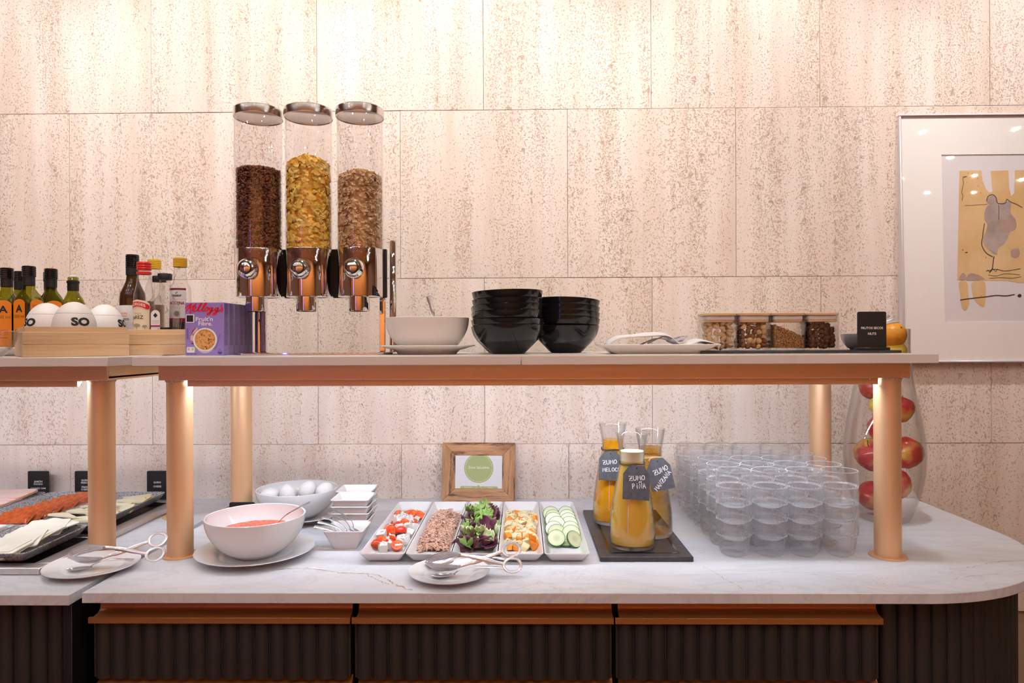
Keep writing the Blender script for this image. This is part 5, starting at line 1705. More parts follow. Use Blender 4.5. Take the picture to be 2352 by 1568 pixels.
# ---- leaves
rg = random.Random(23)
def leaf_geo(rg, L, W, frill, lobes, curl, tooth=0.0, nu=12, nv=8):
    v = []; f = []
    ph = rg.uniform(0, 6)
    for i in range(nu + 1):
        t = i / nu
        hw = W / 2 * (math.sin(PI * min(1, .08 + .9 * t)) ** .7) * (1 - .35 * (1 - t) ** 2) * (1 + tooth * math.sin(t * lobes * 2 * PI + ph))
        for j in range(nv + 1):
            s = -1 + 2 * j / nv
            zf = frill * abs(s) ** 2 * math.sin(t * lobes * 2 * PI + ph + (1.3 if s > 0 else 0)) * L
            z = curl * L * (t - .5) ** 2 * 2 - curl * L * .3 + .28 * W * abs(s) ** 1.6 * (.6 + curl) + zf - .06 * W * (1 - abs(s)) ** 3
            v.append((L * (t - .5), hw * s * (1 + .16 * tooth * rg.uniform(-1, 1)), z))
    for i in range(nu):
        for j in range(nv):
            a = i * (nv + 1) + j; f.append((a, a + 1, a + nv + 2, a + nv + 1))
    return v, f
kinds = [('leaf_purple', .062, .044, .03, 2, .25, .22, 'dark purple lettuce leaf in the salad tray', 9), ('leaf_purple', .050, .032, .04, 3, .45, .28, 'dark purple lettuce leaf in the salad tray', 9),
         ('leaf_green', .060, .046, .085, 5, .3, .25, 'frilly green lettuce leaf in the salad tray', 6), ('leaf_pale', .062, .040, .08, 6, .2, .22, 'pale frilly lettuce leaf in the salad tray', 4), ('leaf_dark', .040, .024, .01, 1, .2, .0, 'smooth baby spinach leaf in the salad tray', 4)]
protos = []
for m_, L, W, fr, lb_, cu, to, lab, n in kinds:
    for q in range(2):
        o = mk('salad_leaf', *leaf_geo(rg, L, W, fr, lb_, cu, to, 18 if fr > .05 else 12, 10 if fr > .05 else 8), m_)
        md = o.modifiers.new('thick', 'SOLIDIFY'); md.thickness = .0007
        protos.append((o, lab, n))
pl_ = Pile(tx[2] - .045, tx[2] + .045, 1.60, 1.965, FZ)
seq = [k for k, p in enumerate(protos) for _ in range(p[2])]
rg.shuffle(seq)
for k in seq[:60]:
    o, lab, n = protos[k]
    x, y, z = pl_.drop(rg, .017, .0085, 9, None, .3)
    l = share(o, 'salad_leaf', None, (x, y, z + .009), (rg.gauss(.15, .45), rg.gauss(0, .45), rg.uniform(0, 6.28)))
    tag(l, lab, 'leaf', 'salad leaves')
for (k, x, y, z, e, lab) in [(6, -.012, 1.662, .040, (.25, .1, 2.9), 'pale frilly lettuce leaf lying on the front of the salad'), (6, .022, 1.640, .030, (.5, .1, -.9), 'long pale lettuce rib at the front right of the salad'),
                             (4, -.02, 1.86, .042, (.1, 0, .5), 'frilly green lettuce leaf at the back of the salad'), (0, .024, 1.70, .042, (.5, .2, -1.0), 'large dark purple leaf at the right of the salad'), (5, .004, 1.79, .045, (.3, 0, .8), 'frilly green leaf in the middle of the salad'),
                             (0, -.030, 1.618, .016, (.9, 0, .3), 'dark purple leaf at the front left corner of the salad'), (2, -.002, 1.615, .018, (.6, .3, 1.8), 'folded purple leaf at the front of the salad'), (8, -.018, 1.612, .018, (1.0, .2, 1.4), 'small round green leaf at the front of the salad')]:
    l = share(protos[k][0], 'salad_leaf', None, (tx[2] + x, y, FZ + z - .004), e); tag(l, lab, 'leaf', 'salad leaves')
for o, _, _ in protos: bpy.data.objects.remove(o)

# ---- potato and carrot
rg = random.Random(24)
pl_ = Pile(tx[3] - .0425, tx[3] + .0425, 1.605, 1.955, FZ)
pots = [mk('potato_cube', *chunk_geo(rg, .019, .0165, .0135, .22), 'potato') for _ in range(5)]
cars = [mk('carrot_cube', *chunk_geo(rg, .016, .014, .012, .22), 'carrot') for _ in range(4)]
bias = lambda x, y: .004 * abs((x - tx[3]) / .042) ** 2 + .018 * abs((y - 1.78) / .175) ** 3
for k in range(150):
    carrot = rg.random() < .33
    x, y, z = pl_.drop(rg, .009, .0125, 10, bias)
    e = (rg.uniform(-.5, .5), rg.uniform(-.5, .5), rg.uniform(0, 6.28)); s = rg.uniform(.85, 1.15)
    if carrot:
        o = share(cars[k % 4], 'carrot_cube', None, (x, y, z + .0062), e, (s, s, s)); tag(o, 'orange carrot cube in the diced potato tray', 'carrot', 'diced carrots')
    else:
        o = share(pots[k % 5], 'potato_cube', None, (x, y, z + .0068), e, (s, s, s)); tag(o, 'pale yellow potato cube in the diced potato tray', 'potato', 'diced potatoes')
        if rg.random() < .75: herbs.append((x, y, z + .0150))
for k, (x, y, z) in enumerate([(.031, 1.625, .010), (.028, 1.637, .023)]):
    o = share(cars[k], 'carrot_cube', None, (tx[3] + x, y, FZ + z), (.3, .2, .6 + k), (1.3, 1.3, 1.3)); tag(o, 'large carrot cube at the front right of the potato tray, %s of two' % ('lower' if k == 0 else 'upper'), 'carrot', 'diced carrots')
for o in pots + cars: bpy.data.objects.remove(o)
g = G(); rg = random.Random(9)
for (x, y, z) in herbs:
    for _ in range(rg.randrange(4, 11)):
        s = rg.uniform(.0004, .0010); L = s * rg.uniform(1, 2.4)
        q, ff = box(-L, L, -s, s, -.0003, .0003)
        g.add(q, ff, Matrix.Translation((x + rg.gauss(0, .0045), y + rg.gauss(0, .0045), z - .0012 + rg.uniform(-.001, .001))) @ Euler((rg.uniform(-.4, .4), 0, rg.uniform(0, 6))).to_matrix().to_4x4())
hb = g.build('dried_herbs', 'herb', None, smooth=False); tag(hb, 'dried herb flecks sprinkled over the cheese and potatoes', 'herbs', kind='stuff')

# ---- cucumber
def cucumber():
    t = thing('cucumber_slice', 'x', 'cucumber', (0, 0, 0), 0, 'cucumber slices')
    mk('flesh', *lathe([(0, -.0026), (.0205, -.0026), (.0205, .0026), (0, .0026)], 28), 'cuke', t)
    mk('peel', *lathe([(.0205, -.0026), (.0216, -.0022), (.0218, 0), (.0216, .0022), (.0205, .0026)], 28), 'cuke_skin', t)
    return t
cu = cucumber(); first = True; rg = random.Random(30)
ordn = ['front', 'second', 'third', 'fourth', 'fifth', 'sixth', 'seventh', 'eighth']
for col, (xc, n, y0, side) in enumerate([(tx[4] - .019, 7, 1.652, 'left'), (tx[4] + .021, 6, 1.690, 'right')]):
    for k in range(n):
        p = (xc + rg.uniform(-.003, .003) + (.004 if col == 0 else -.002) * (k % 2), y0 + .040 * k, FZ + .0185 + rg.uniform(0, .003) - .001 * max(0, k - 4))
        e = (R(52) + rg.uniform(-.08, .08), rg.uniform(-.12, .12), rg.uniform(-.12, .12))
        lab = 'cucumber slice, %s in the %s column of its tray' % (ordn[k], side)
        s = rg.uniform(.97, 1.06)
        if first:
            cu.location = p; cu.rotation_euler = e; cu['label'] = lab; first = False; o = cu
        else:
            o = dup(cu, p, label=lab, rot=e)
        o.scale = (s, s, 1)
dup(cu, (tx[4] + .024, 1.650, FZ + .0175), label='cucumber slice tipped sideways at the front right of its tray', rot=(R(48), R(30), R(16)))
dup(cu, (tx[4] + .003, 1.662, FZ + .0045), label='cucumber slice lying flat under the front ones', rot=(R(6), 0, 0))

# ================================================================== WOODEN PHOTO FRAME
fr = thing('photo_frame', 'rustic wooden frame with green circle sign leaning on the wall', 'frame', (-.1375, 2.128, CT + .0003))
fr.rotation_euler = (R(-9), R(.5), 0)
FW, FH, bwid, ft = .229, .183, .0405, .016
def bar(pts, m_):
    zmid = ft
    rs = []
    v = [(x, 0, z) for x, z in pts] + [(x, ft, z) for x, z in pts]
    # inner edge sits lower so that the moulding slopes inwards
    v[2] = (v[2][0], .006, v[2][2]); v[3] = (v[3][0], .006, v[3][2])
    f = [(0, 1, 2, 3), (7, 6, 5, 4), (0, 4, 5, 1), (1, 5, 6, 2), (2, 6, 7, 3), (3, 7, 4, 0)]
    o = mk('frame_bar', v, f, m_, fr, smooth=False)
    md = o.modifiers.new('bevel', 'BEVEL'); md.width = .0012; md.segments = 1
a, b = FW / 2, FW / 2 - bwid
bar([(-a, 0), (a, 0), (b, bwid), (-b, bwid)], 'framewood')
bar([(a, FH), (-a, FH), (-b, FH - bwid), (b, FH - bwid)], 'framewood')
bar([(-a, FH), (-a, 0), (-b, bwid), (-b, FH - bwid)], 'framewood_v')
bar([(a, 0), (a, FH), (b, FH - bwid), (b, bwid)], 'framewood_v')
pp = mk('paper', *box(-b - .003, b + .003, .0075, .0085, bwid - .003, FH - bwid + .003), 'paper', fr, smooth=False)
cz_ = .1035; rr_ = .046
top_ = FH - bwid
pts = [(rr_ * math.cos(t), cz_ + rr_ * math.sin(t)) for t in [2 * PI * k / 48 for k in range(48)]]
pts = [(x, min(z, top_)) for x, z in pts]
mk('green_circle', [(x, .0072, z) for x, z in pts], [tuple(range(48))], 'green_print', pp, smooth=False)
g = G()
for k in range(44):
    t0_, t1_ = 2 * PI * k / 44, 2 * PI * (k + .5) / 44
    q = [(.0418 * math.cos(t), cz_ + .0418 * math.sin(t)) for t in (t0_, (t0_ + t1_) / 2, t1_)]
    if max(z for _, z in q) < top_ - .001:
        g.add(*ribbon(q, .0012))
flat_part('dashed_ring', (g.v, g.f), 'white', pp, 0, 0, .0069)
flat_part('lettering', fit_text('Zona Saludable', .066, bold=.012), 'white', pp, 0, cz_ + .002, .0069)
zb = bwid + .0002
flat_part('green_ribbon', merge(([(-.058, zb, 0), (-.009, zb, 0), (-.0045, zb + .007, 0), (-.055, zb + .007, 0)], [(0, 1, 2, 3)]), ([(.009, zb, 0), (.062, zb, 0), (.058, zb + .0065, 0), (.0065, zb + .0065, 0)], [(0, 1, 2, 3)]),
                            ([(-.008, zb, 0), (.009, zb, 0), (.0035, zb + .008, 0), (0, zb + .0105, 0), (-.0035, zb + .008, 0)], [(0, 1, 2, 3, 4)])), 'green_print', pp, 0, 0, .0070)
flat_part('lettering', merge(shift(fit_text('HEALTHY', .026, .0036), -.033, zb + .0032), shift(fit_text('AREA', .015, .0036), .035, zb + .003)), 'white', pp, 0, 0, .0068)
mk('backing', *box(-b - .006, b + .006, .0088, .0145, bwid - .006, FH - bwid + .006), 'black', fr, smooth=False)

# ================================================================== CARAFES ON SLATE
sb = thing('slate_tray', 'dark grooved slate tray under the three juice carafes', 'tray', (.2815, 1.765, CT))
mk('slab', *bevbox(-.1055, .1055, -.216, .216, .0003, .0115, .0012, 1), 'slate', sb)
g = G()
for (x0, x1, y0, y1) in ((-.081, .081, -.190, -.184), (-.081, .081, .184, .190), (-.081, -.075, -.184, .184), (.075, .081, -.184, .184)):
    g.add(*box(x0, x1, y0, y1, .0112, .0120))
g.build('groove', 'blackgloss', sb, smooth=False)
CB = CT + .0122
cprof = [(.0485, 0), (.0525, .0025), (.0540, .010), (.0541, .030), (.0527, .060), (.0498, .085), (.0455, .115), (.0400, .145), (.0345, .172), (.0303, .192), (.0288, .204), (.0292, .216), (.0320, .236), (.0362, .258), (.0378, .2665)]
def cr_at(z):
    for (r0, z0), (r1, z1) in zip(cprof, cprof[1:]):
        if z0 <= z <= z1:
            return r0 + (r1 - r0) * (z - z0) / (z1 - z0)
    return cprof[-1][0]
def carafe(x, y, label, juice, level, froth=None):
    t = thing('juice_carafe', label, 'carafe', (x, y, CB), 0, 'glass juice carafes')
    th = .0022
    pr = [(0, .0004)] + cprof + [(cprof[-1][0] - th * .5, .2672), (cprof[-1][0] - th, .2662)] + [(r_ - th, z) for r_, z in reversed(cprof[2:-1])] + [(.044, .010), (0, .0095)]
    b = mk('glass_body', *lathe(pr, 56), 'glass', t)
    zs = [.0112] + [z for _, z in cprof if .012 < z < level] + [level]
    mk('juice', *lathe([(0, .0108)] + [(cr_at(z) - th - .0004, z) for z in zs] + [(0, level)], 48), juice, t)
    if froth:
        zs = [froth] + [z for _, z in cprof if froth < z < level] + [level + .0004]
        mk('froth', *lathe([(0, froth)] + [(cr_at(z) - th - .0002, z) for z in zs] + [(0, level + .0004)], 48), 'juice_foam', t)
    return t
carafe(.2624, 1.633, 'glass carafe of pale yellow pineapple juice, nearest the front', 'juice_pine', .2256, .203)
carafe(.2450, 1.848, 'glass carafe of bright orange peach juice at the rear', 'juice_peach', .2230)
carafe(.3240, 1.730, 'glass carafe of clear golden apple juice at right', 'juice_apple', .2210)
def tagcard(x, y, z, w, h, roll, tilt, yaw, lines, label, string, cx_, cy_, diag=0.0):
    t = thing('chalk_tag', label, 'tag', (x, y, z), 0, 'chalkboard name tags')
    t.rotation_euler = (Matrix.Rotation(yaw, 4, 'Z') @ Matrix.Rotation(tilt, 4, 'X') @ Matrix.Rotation(roll, 4, 'Y')).to_euler()
    q = [(-w / 2, -h), (w / 2, -h), (w / 2, -.020), (w / 2 - .014, 0), (-w / 2 + .014, 0), (-w / 2, -.020)]
    v, f = loft([[(a, -.0007, b) for a, b in q], [(a, .0007, b) for a, b in q]])
    c = mk('card', v, f, 'chalkboard', t, smooth=False)
    mk('eyelet', [(p[0], -.0011, p[1] - .006) for p in disc(0, 0, .0021, 12)[0]], [tuple(range(12))], 'ink', c, smooth=False)
    for s, dx, dz, tw, th_, rot in lines:
        v, f = hand_text(s, tw, th_, .0019, rnd=random.Random(len(s)))
        cr, sr = math.cos(rot), math.sin(rot)
        mk('chalk_writing', [(p[0] * cr - p[1] * sr + dx, -.0010, p[0] * sr + p[1] * cr + dz) for p in v], f, 'chalk', c, smooth=False)
    return t
def string_loop(x, y, z, r, m, label, tailto):
    t = thing('string_loop', label, 'string', (0, 0, 0), 0, 'tag strings')
    pts = [(x + r * math.cos(a), y + r * math.sin(a), z + .0012 * math.sin(3 * a)) for a in [2 * PI * k / 32 for k in range(32)]]
    mk('loop', *tube(pts, .0009, 6, closed=True), m, t)
    mk('loop', *tube([(p[0], p[1], p[2] - .0022 - .001 * math.sin(k * .4)) for k, p in enumerate(pts)], .0009, 6, closed=True), m, t)
    mk('tail', *tube(smooth_path([(x + r * .1, y - r - .0005, z), (x + tailto[0], y - r - .003, z - .004), (x + tailto[0] * 1.2, y - r - .004, z - .009)], 4), .0009, 6), m, t)
string_loop(.2624, 1.633, CB + .199, .0305, 'darkstring', 'dark string round the neck of the front carafe', (.004, 0))
string_loop(.2450, 1.848, CB + .199, .0305, 'darkstring', 'dark string round the neck of the rear peach carafe', (-.004, 0))
string_loop(.3240, 1.730, CB + .199, .0305, 'twine', 'pale twine round the neck of the apple juice carafe', (-.008, 0))
tagcard(.2675, 1.633 - .0365, CB + .197, .062, .078, R(4), R(-14), R(0), [('ZUMO', .001, -.028, .036, .010, R(7)), ('PIÑA', .006, -.0455, .031, .011, R(6))], 'chalkboard tag for pineapple juice on the front carafe', 'darkstring', 0, 0)
tagcard(.2350, 1.848 - .0365, CB + .196, .060, .076, R(2), R(-14), R(-4), [('ZUMO', -.002, -.028, .036, .010, R(6)), ('MELOCO', .003, -.0475, .046, .009, R(5))], 'chalkboard tag for peach juice on the rear carafe', 'darkstring', 0, 0)
tagcard(.3330, 1.730 - .0370, CB + .196, .060, .076, R(-9), R(-14), R(6), [('ZUMO', .003, -.028, .038, .011, R(14)), ('MANZANA', .002, -.053, .058, .010, R(40))], 'darker chalkboard tag for apple juice on the right carafe', 'twine', 0, 0)

# ================================================================== TUMBLERS
def tumbler_geo(seg=104):
    H, led = .0845, .0475
    ribs = 26
    out = [(0, .0003), (.0250, .0003), (.0285, .0022), (.0325, .016), (.0352, .034), (.0362, led - .0012), (.0392, led), (.0399, led + .003), (.0400, .066), (.0401, .078), (.0404, H - .0012), (.0402, H - .0003), (.0395, H), (.0386, H - .0004), (.0384, H - .0012),
           (.0384, .070), (.0382, led + .004), (.0376, led + .0015), (.0344, led - .001), (.0334, .034), (.0306, .018), (.0268, .0115), (0, .0105)]
    def rf(r, z, a):
        if .004 < z < .074 and r > .029:
            return r + .0010 * math.cos(ribs * a)
        return r
    return lathe(out, seg, rfun=rf)
rown = ['front', 'second', 'third', 'fourth', 'fifth', 'rear']
coln = ['leftmost', 'second', 'third', 'rightmost']
levn = ['bottom', 'second', 'third', 'topmost']
tum = None
gx = [.4955, .5785, .6595, .7415]
for r_ in range(6):
    for c in range(4):
        jx, jy_ = rv.uniform(-.0005, .0005), rv.uniform(-.0005, .0005)
        for l in range(4):
            p = (gx[c] + jx, 1.607 + .0818 * r_ + jy_, CT + .0003 + .0375 * l)
            lab = 'clear ribbed tumbler, %s of the %s stack in the %s row' % (levn[l], coln[c] if c in (0, 3) else coln[c] + ' from left', rown[r_])
            if tum is None:
                tum = o = mk('tumbler', *tumbler_geo(), 'tumbler', loc=p, angle=60)
                o.data.materials.append(M['tumbler_edge'])
                for q in o.data.polygons:
                    zc = q.center.z
                    if zc > .0825 or (.0455 < zc < .0495) or zc < .0022:
                        q.material_index = 1
            else:
                o = share(tum, 'tumbler', None, p, (0, 0, rv.uniform(0, 6)))
            tag(o, lab, 'glass', 'stacked clear tumblers')

# ================================================================== VASE OF FRUIT
VX, VY = 1.0115, 1.922
vprof = [(.056, 0), (.063, .003), (.068, .014), (.080, .045), (.0925, .085), (.1010, .130), (.1042, .180), (.1020, .225), (.0940, .280), (.0830, .335), (.0735, .385), (.0680, .435), (.0655, .480), (.0662, .529)]
pr = [(0, .0005)] + vprof + [(.0650, .530), (.0638, .529)] + [(r_ - .0028, z) for r_, z in reversed(vprof[3:-1])] + [(.060, .019), (0, .017)]
vs = mk('glass_vase', *lathe(pr, 64), 'vaseglass', loc=(VX, VY, CT)); tag(vs, 'tall clear glass vase filled with red apples and citrus fruit', 'vase')
def vin(z):
    z -= CT
    for (r0, z0), (r1, z1) in zip(vprof, vprof[1:]):
        if z0 <= z <= z1:
            return r0 + (r1 - r0) * (z - z0) / (z1 - z0) - .0032
    return vprof[-1][0] - .0032
def inside(x, y, z, r):
    lim = min(vin(z - r * .6), vin(z), vin(z + r * .6)) - r - .004
    dx, dy = x - VX, y - VY; d = math.hypot(dx, dy)
    if d > lim:
        dx *= lim / d; dy *= lim / d
    return VX + dx, VY + dy, z
def fruit_apple():
    t = thing('apple', 'x', 'apple', (0, 0, 0), 0, 'apples in the vase')
    pr = [(0, -.030), (.008, -.0345), (.018, -.0355), (.029, -.028), (.037, -.012), (.0405, .006), (.038, .022), (.029, .033), (.017, .0365), (.008, .033), (0, .0265)]
    mk('skin', *lathe(pr, 32, rfun=lambda r, z, a: r * (1 + .025 * math.cos(5 * a) * (.5 - z / .08))), 'apple', t)
    mk('stem', *tube([(0, 0, .027), (.001, 0, .037), (.004, .001, .045)], [.0012, .001, .0014], 6), 'stem', t)
    return t
ap0 = fruit_apple(); first = True
for (x, y, z, e, s, lab) in [(.9590, 1.895, 1.082, (.3, -.5, 0), 1.08, 'red apple at the widest left side of the vase'), (1.0690, 1.885, 1.088, (.5, .6, 1), 1.05, 'red apple at the widest right side of the vase'), (1.0220, 1.872, 1.005, (-.4, .2, 2), .98, 'red apple behind the copper column low in the vase'),
                             (.9750, 1.935, .9610, (.6, -.7, 0.4), .98, 'yellow-red apple at the bottom left of the vase'), (.9800, 1.872, 1.160, (1.2, .1, .5), .95, 'red apple with bright reflection in the left of the vase'), (1.0570, 1.915, 1.206, (.2, -.4, 3), .92, 'dark red apple high in the right of the vase'),
                             (.9850, 1.945, 1.268, (.1, .3, 1.5), .90, 'red apple just under the shelf in the vase'), (1.0250, 1.985, 1.075, (0, .3, 1.5), 1.0, 'red apple at the rear middle of the vase'), (1.0340, 1.925, 1.325, (.3, 1.2, 1), .88, 'red apple high behind the shelf edge in the vase')]:
    x, y, z = inside(x, y, z, .0408 * s)
    if first:
        ap0.location = (x, y, z); ap0.rotation_euler = e; ap0['label'] = lab; o = ap0; first = False
    else:
        o = dup(ap0, (x, y, z), label=lab, rot=e)
    o.scale = (s, s, s)
def citrus(name, loc, r, m_, label, cat, k=1.0, e=(0, 0, 0)):
    t = thing(name, label, cat, inside(*loc, r))
    t.rotation_euler = e
    mk('peel', *ellipsoid(r, r, r * k, 28, 18, lambda q: q * (1 + .006 * mnoise.noise(q * 400)) if k == 1 else Vector((q.x, q.y, q.z * (1 + .10 * (abs(q.z) / (r * k)) ** 6)))), m_, t)
    mk('stem_scar', *ellipsoid(.003, .003, .0012, 8, 6), 'stem', t, loc=(0, 0, r * k - .0002))
citrus('orange', (1.0350, 1.915, 1.4135), .0355, 'orange_fruit', 'bright orange at the top of the vase', 'orange', 1.0, (.9, .4, 0))
citrus('lemon', (1.0380, 1.912, 1.3700), .0240, 'lemon', 'yellow lemon under the orange near the top of the vase', 'lemon', 1.25, (0, 1.4, 0))
citrus('lemon', (.9750, 1.925, 1.3950), .0250, 'lemon', 'yellow lemon leaning against the left of the vase top', 'lemon', 1.25, (.3, .6, 0))
citrus('lemon', (.9830, 1.900, 1.2215), .0215, 'lemon', 'pale yellow lemon between two red apples in the vase', 'lemon', 1.2, (0, 1.3, .4))
citrus('orange', (.992, 1.955, 1.33), .030, 'orange_fruit', 'orange hidden behind the shelf edge in the vase', 'orange')

# ================================================================== SOUP BOWL, EGG BOWL
SX, SY = -.6250, 1.592
p_ = mk('plate', *plate_geo(.134, .0195, .080, .088), 'porc', loc=(SX, SY, CT + .0003)); tag(p_, 'white plate under the bowl of tomato puree', 'plate')
b_ = mk('bowl', *bowl_geo(.1125, .0905, .050, .0045), 'porc', loc=(SX, SY, CT + .0062)); tag(b_, 'white bowl of red tomato puree on a plate', 'bowl')
v, f = lathe([(0, .0553), (.03, .0550), (.060, .0553), (.090, .0549), (.0905, .050), (0, .045)], 48)
so = mk('tomato_puree', [(p[0], p[1], p[2] + .0016 * mnoise.noise(Vector((p[0] * 90, p[1] * 90, 1)))) for p in v], f, 'soup', loc=(SX, SY, CT + .0062)); tag(so, 'red tomato puree filling the front white bowl', 'puree')
v, f = spoon_geo(.150, .032, .05, .009)
o = mk('serving_spoon', v, f, 'cutlery', loc=(-.6080, 1.578, CT + .034), rot=(R(0), R(-34), R(-3))); tag(o, 'steel serving spoon standing in the tomato puree', 'spoon')
EX, EY = -.6400, 1.935
p_ = mk('plate', *plate_geo(.128, .0195, .080, .088), 'porc', loc=(EX + .008, EY, CT + .0003)); tag(p_, 'white plate under the bowl of boiled eggs', 'plate')
b_ = mk('bowl', *bowl_geo(.1125, .0795, .050, .0045), 'porc', loc=(EX, EY, CT + .0062)); tag(b_, 'white bowl of boiled eggs on a plate', 'bowl')
eg = None
for k, (x, y, z, e, lab) in enumerate([(-.0705, -.020, .969, (.3, 1.3, .3), 'white boiled egg, leftmost in the bowl'), (-.019, -.028, .976, (.2, 0, 0), 'white boiled egg, second from left in the bowl'), (.031, -.008, .982, (.5, .4, 1), 'white boiled egg, third from left in the bowl'),
                                       (.0765, .004, .978, (.2, 1.2, 1.2), 'white boiled egg, rightmost in the bowl'), (-.035, .035, .960, (.2, 1.2, 1.2), 'white boiled egg at the back of the bowl'), (.01, -.02, .936, (.2, 1.3, .2), 'white boiled egg at the bottom of the bowl'), (.03, .045, .958, (.2, 1.3, .9), 'white boiled egg behind the third one')]):
    if eg is None:
        o = eg = mk('boiled_egg', *ellipsoid(.0225, .0225, .0275, 24, 16, lambda q: Vector((q.x * (1 - .10 * q.z / .0275), q.y * (1 - .10 * q.z / .0275), q.z))), 'eggshell')
    else:
        o = share(eg, 'boiled_egg')
    o.location = (EX + x, EY + y, z); o.rotation_euler = e
    tag(o, lab, 'egg', 'boiled eggs in the bowl')
sign(-.7130, 1.728, CT, .064, .090, [], 'black sign seen half hidden behind the puree bowl')

# ================================================================== SQUARE DISHES
sq = None
def sqdish(x, y, z, lab):
    global sq
    if sq is None:
        sq = o = mk('square_dish', *dish_geo(.098, .092, .0475, .056, .054, .007, .0036), 'porc')
    else:
        o = share(sq, 'square_dish')
    o.location = (x, y, z)
    tag(o, lab, 'dish', 'square white dishes')
for k in range(4):
    sqdish(-.4385, 1.7690, CT + .0003 + .0172 * k, 'small square white dish, %s of the front stack' % levn[k])
for k in range(4):
    sqdish(-.4520, 1.8665, CT + .0003 + .0172 * k, 'small square white dish, %s of the rear stack' % levn[k])
sqdish(-.4290, 1.6700, CT + .0003, 'single square white dish holding teaspoons in front of the stack')
for k in range(5):
    v, f = spoon_geo(.098, .020, .030, .005)
    o = mk('teaspoon', v, f, 'cutlery', loc=(-.415 + .004 * k, 1.655 + .007 * k, CT + .012 + .003 * k), rot=(R(15 * k - 30), R(-22 - 1.5 * k), R(180 + 12 - 7 * k))); tag(o, 'steel teaspoon resting in the single square dish, %s of five from the front' % ['first', 'second', 'third', 'fourth', 'last'][k], 'spoon', 'teaspoons in the square dish')

# ================================================================== TONGS ON PLATES
def tongs(loc, rot, label):
    t = thing('serving_tongs', label, 'tongs', loc, 0, 'scissor serving tongs')
    t.rotation_euler = rot
    for sgn in (1, -1):
        pts = smooth_path([(.070, 0, -.013 * sgn), (.095, 0, -.007 * sgn), (.120, .0012 * sgn, 0), (.150, .0012 * sgn, .010 * sgn), (.166, 0, .014 * sgn)], 5)
        a = mk('arm', *tube(pts, [.0035] * 6 + [.0052] * 8 + [.0040] * (len(pts) - 14), 8, flat=.32, up=(0, 1, 0)), 'cutlery', t)
        c = (.183, 0, .0170 * sgn)
        mk('finger_ring', *tube([(c[0] + .0185 * math.cos(b), 0, c[2] + .0150 * math.sin(b)) for b in [2 * PI * k / 28 for k in range(28)]], .0031, 8, closed=True, flat=.55, up=(0, 1, 0)), 'cutlery', a)
        h = G()
        for k in range(5):
            w = (k - 2) / 2
            p = smooth_path([(.000 + .006 * abs(w), w * .012, -.003 * sgn), (.020, w * .0165, -.0095 * sgn), (.045, w * .0165, -.0135 * sgn), (.062, w * .010, -.0140 * sgn), (.074, w * .002, -.0125 * sgn)], 4)
            h.add(*tube(p, [.0012] + [.0021] * (len(p) - 2) + [.0024], 6, flat=.6))
        h.build('tine_head', 'cutlery', a)
    v, f = lathe([(0, -.0035), (.003, -.003), (.0034, 0), (.003, .003), (0, .0035)], 14)
    mk('rivet', [(p[0] + .120, p[2], p[1]) for p in v], f, 'cutlery', t)
    return t
q_ = mk('plate', *plate_geo(.0865, .0150, .052, .056), 'porc', loc=(-.1560, 1.4515, CT + .0003)); tag(q_, 'small white plate with tongs at the front of the salad trays', 'plate')
tongs((-.2050, 1.442, CT + .0330), (R(-38), R(-2), R(5)), 'steel scissor tongs on the plate before the salad trays')
v, f = spoon_geo(.185, .038, .062, .009)
o = mk('serving_spoon', v, f, 'cutlery', loc=(-.2120, 1.492, CT + .0125), rot=(R(12), R(-2), R(-8))); tag(o, 'steel serving spoon beside the tongs on the centre plate', 'spoon')
o = mk('serving_spoon', *spoon_geo(.150, .020, .050, .005), 'cutlery', loc=(-.1900, 1.424, CT + .0070), rot=(R(0), R(-3), R(2))); tag(o, 'steel spoon lying flat under the tongs on the centre plate', 'spoon')
q_ = mk('plate', *plate_geo(.0950, .0150, .056, .062), 'porc', loc=(-.9480, 1.4920, CT + .0003)); tag(q_, 'white plate with tongs before the cheese station', 'plate')
tongs((-.9950, 1.480, CT + .0340), (R(-38), R(-4), R(9)), 'steel scissor tongs on the plate before the cheese station')
o = mk('serving_spoon', *spoon_geo(.135, .020, .050, .005), 'cutlery', loc=(-.985, 1.462, CT + .0070), rot=(R(0), R(-3), R(10))); tag(o, 'steel spoon lying flat under the tongs on the left plate', 'spoon')

# ================================================================== CHEESE AND HAM STATION
stn = thing('steel_tray_stand', 'brushed steel buffet stand under the grey stone trays', 'stand', (0, 0, 0))
sx0, sx1, sy0, sy1 = -2.05, -1.0425, 1.459, 2.095
g = G()
z0, z1 = CT + .0003, CT + .0155
g.add(*bevbox(sx0, sx1, sy0, sy0 + .034, z0, z1, .0015, 1)); g.add(*bevbox(sx0, sx1, sy1 - .03, sy1, z0, z1, .0015, 1)); g.add(*bevbox(sx1 - .036, sx1, sy0 + .0335, sy1 - .0295, z0, z1, .0015, 1)); g.add(*bevbox(sx0, sx1 - .035, 1.695, 1.725, z0, z1 - .001, .0015, 1))
g.build('rim', 'steel', stn)
mk('well', *box(sx0, sx1 - .03, sy0 + .03, sy1 - .025, z0, z0 + .003), 'steeldark', stn, smooth=False)
def stone_tray(x0, x1, y0, y1, lab, tilt=1.5):
    w, d = x1 - x0 - .002, y1 - y0 - .002
    o = mk('stone_tray', *dish_geo(w, d, .0225, w - .030, d - .030, .016, .004, 6), 'stone_tray', loc=((x0 + x1) / 2, (y0 + y1) / 2, z1 + .0035), rot=(R(tilt), 0, 0))
    tag(o, lab, 'tray', 'grey speckled stone trays')
stone_tray(-1.266, -1.088, 1.478, 1.706, 'grey stone tray of thin cheese slices, front row', 1.0)
stone_tray(-1.450, -1.270, 1.478, 1.706, 'grey stone tray of fresh white cheese, front row', 1.0)
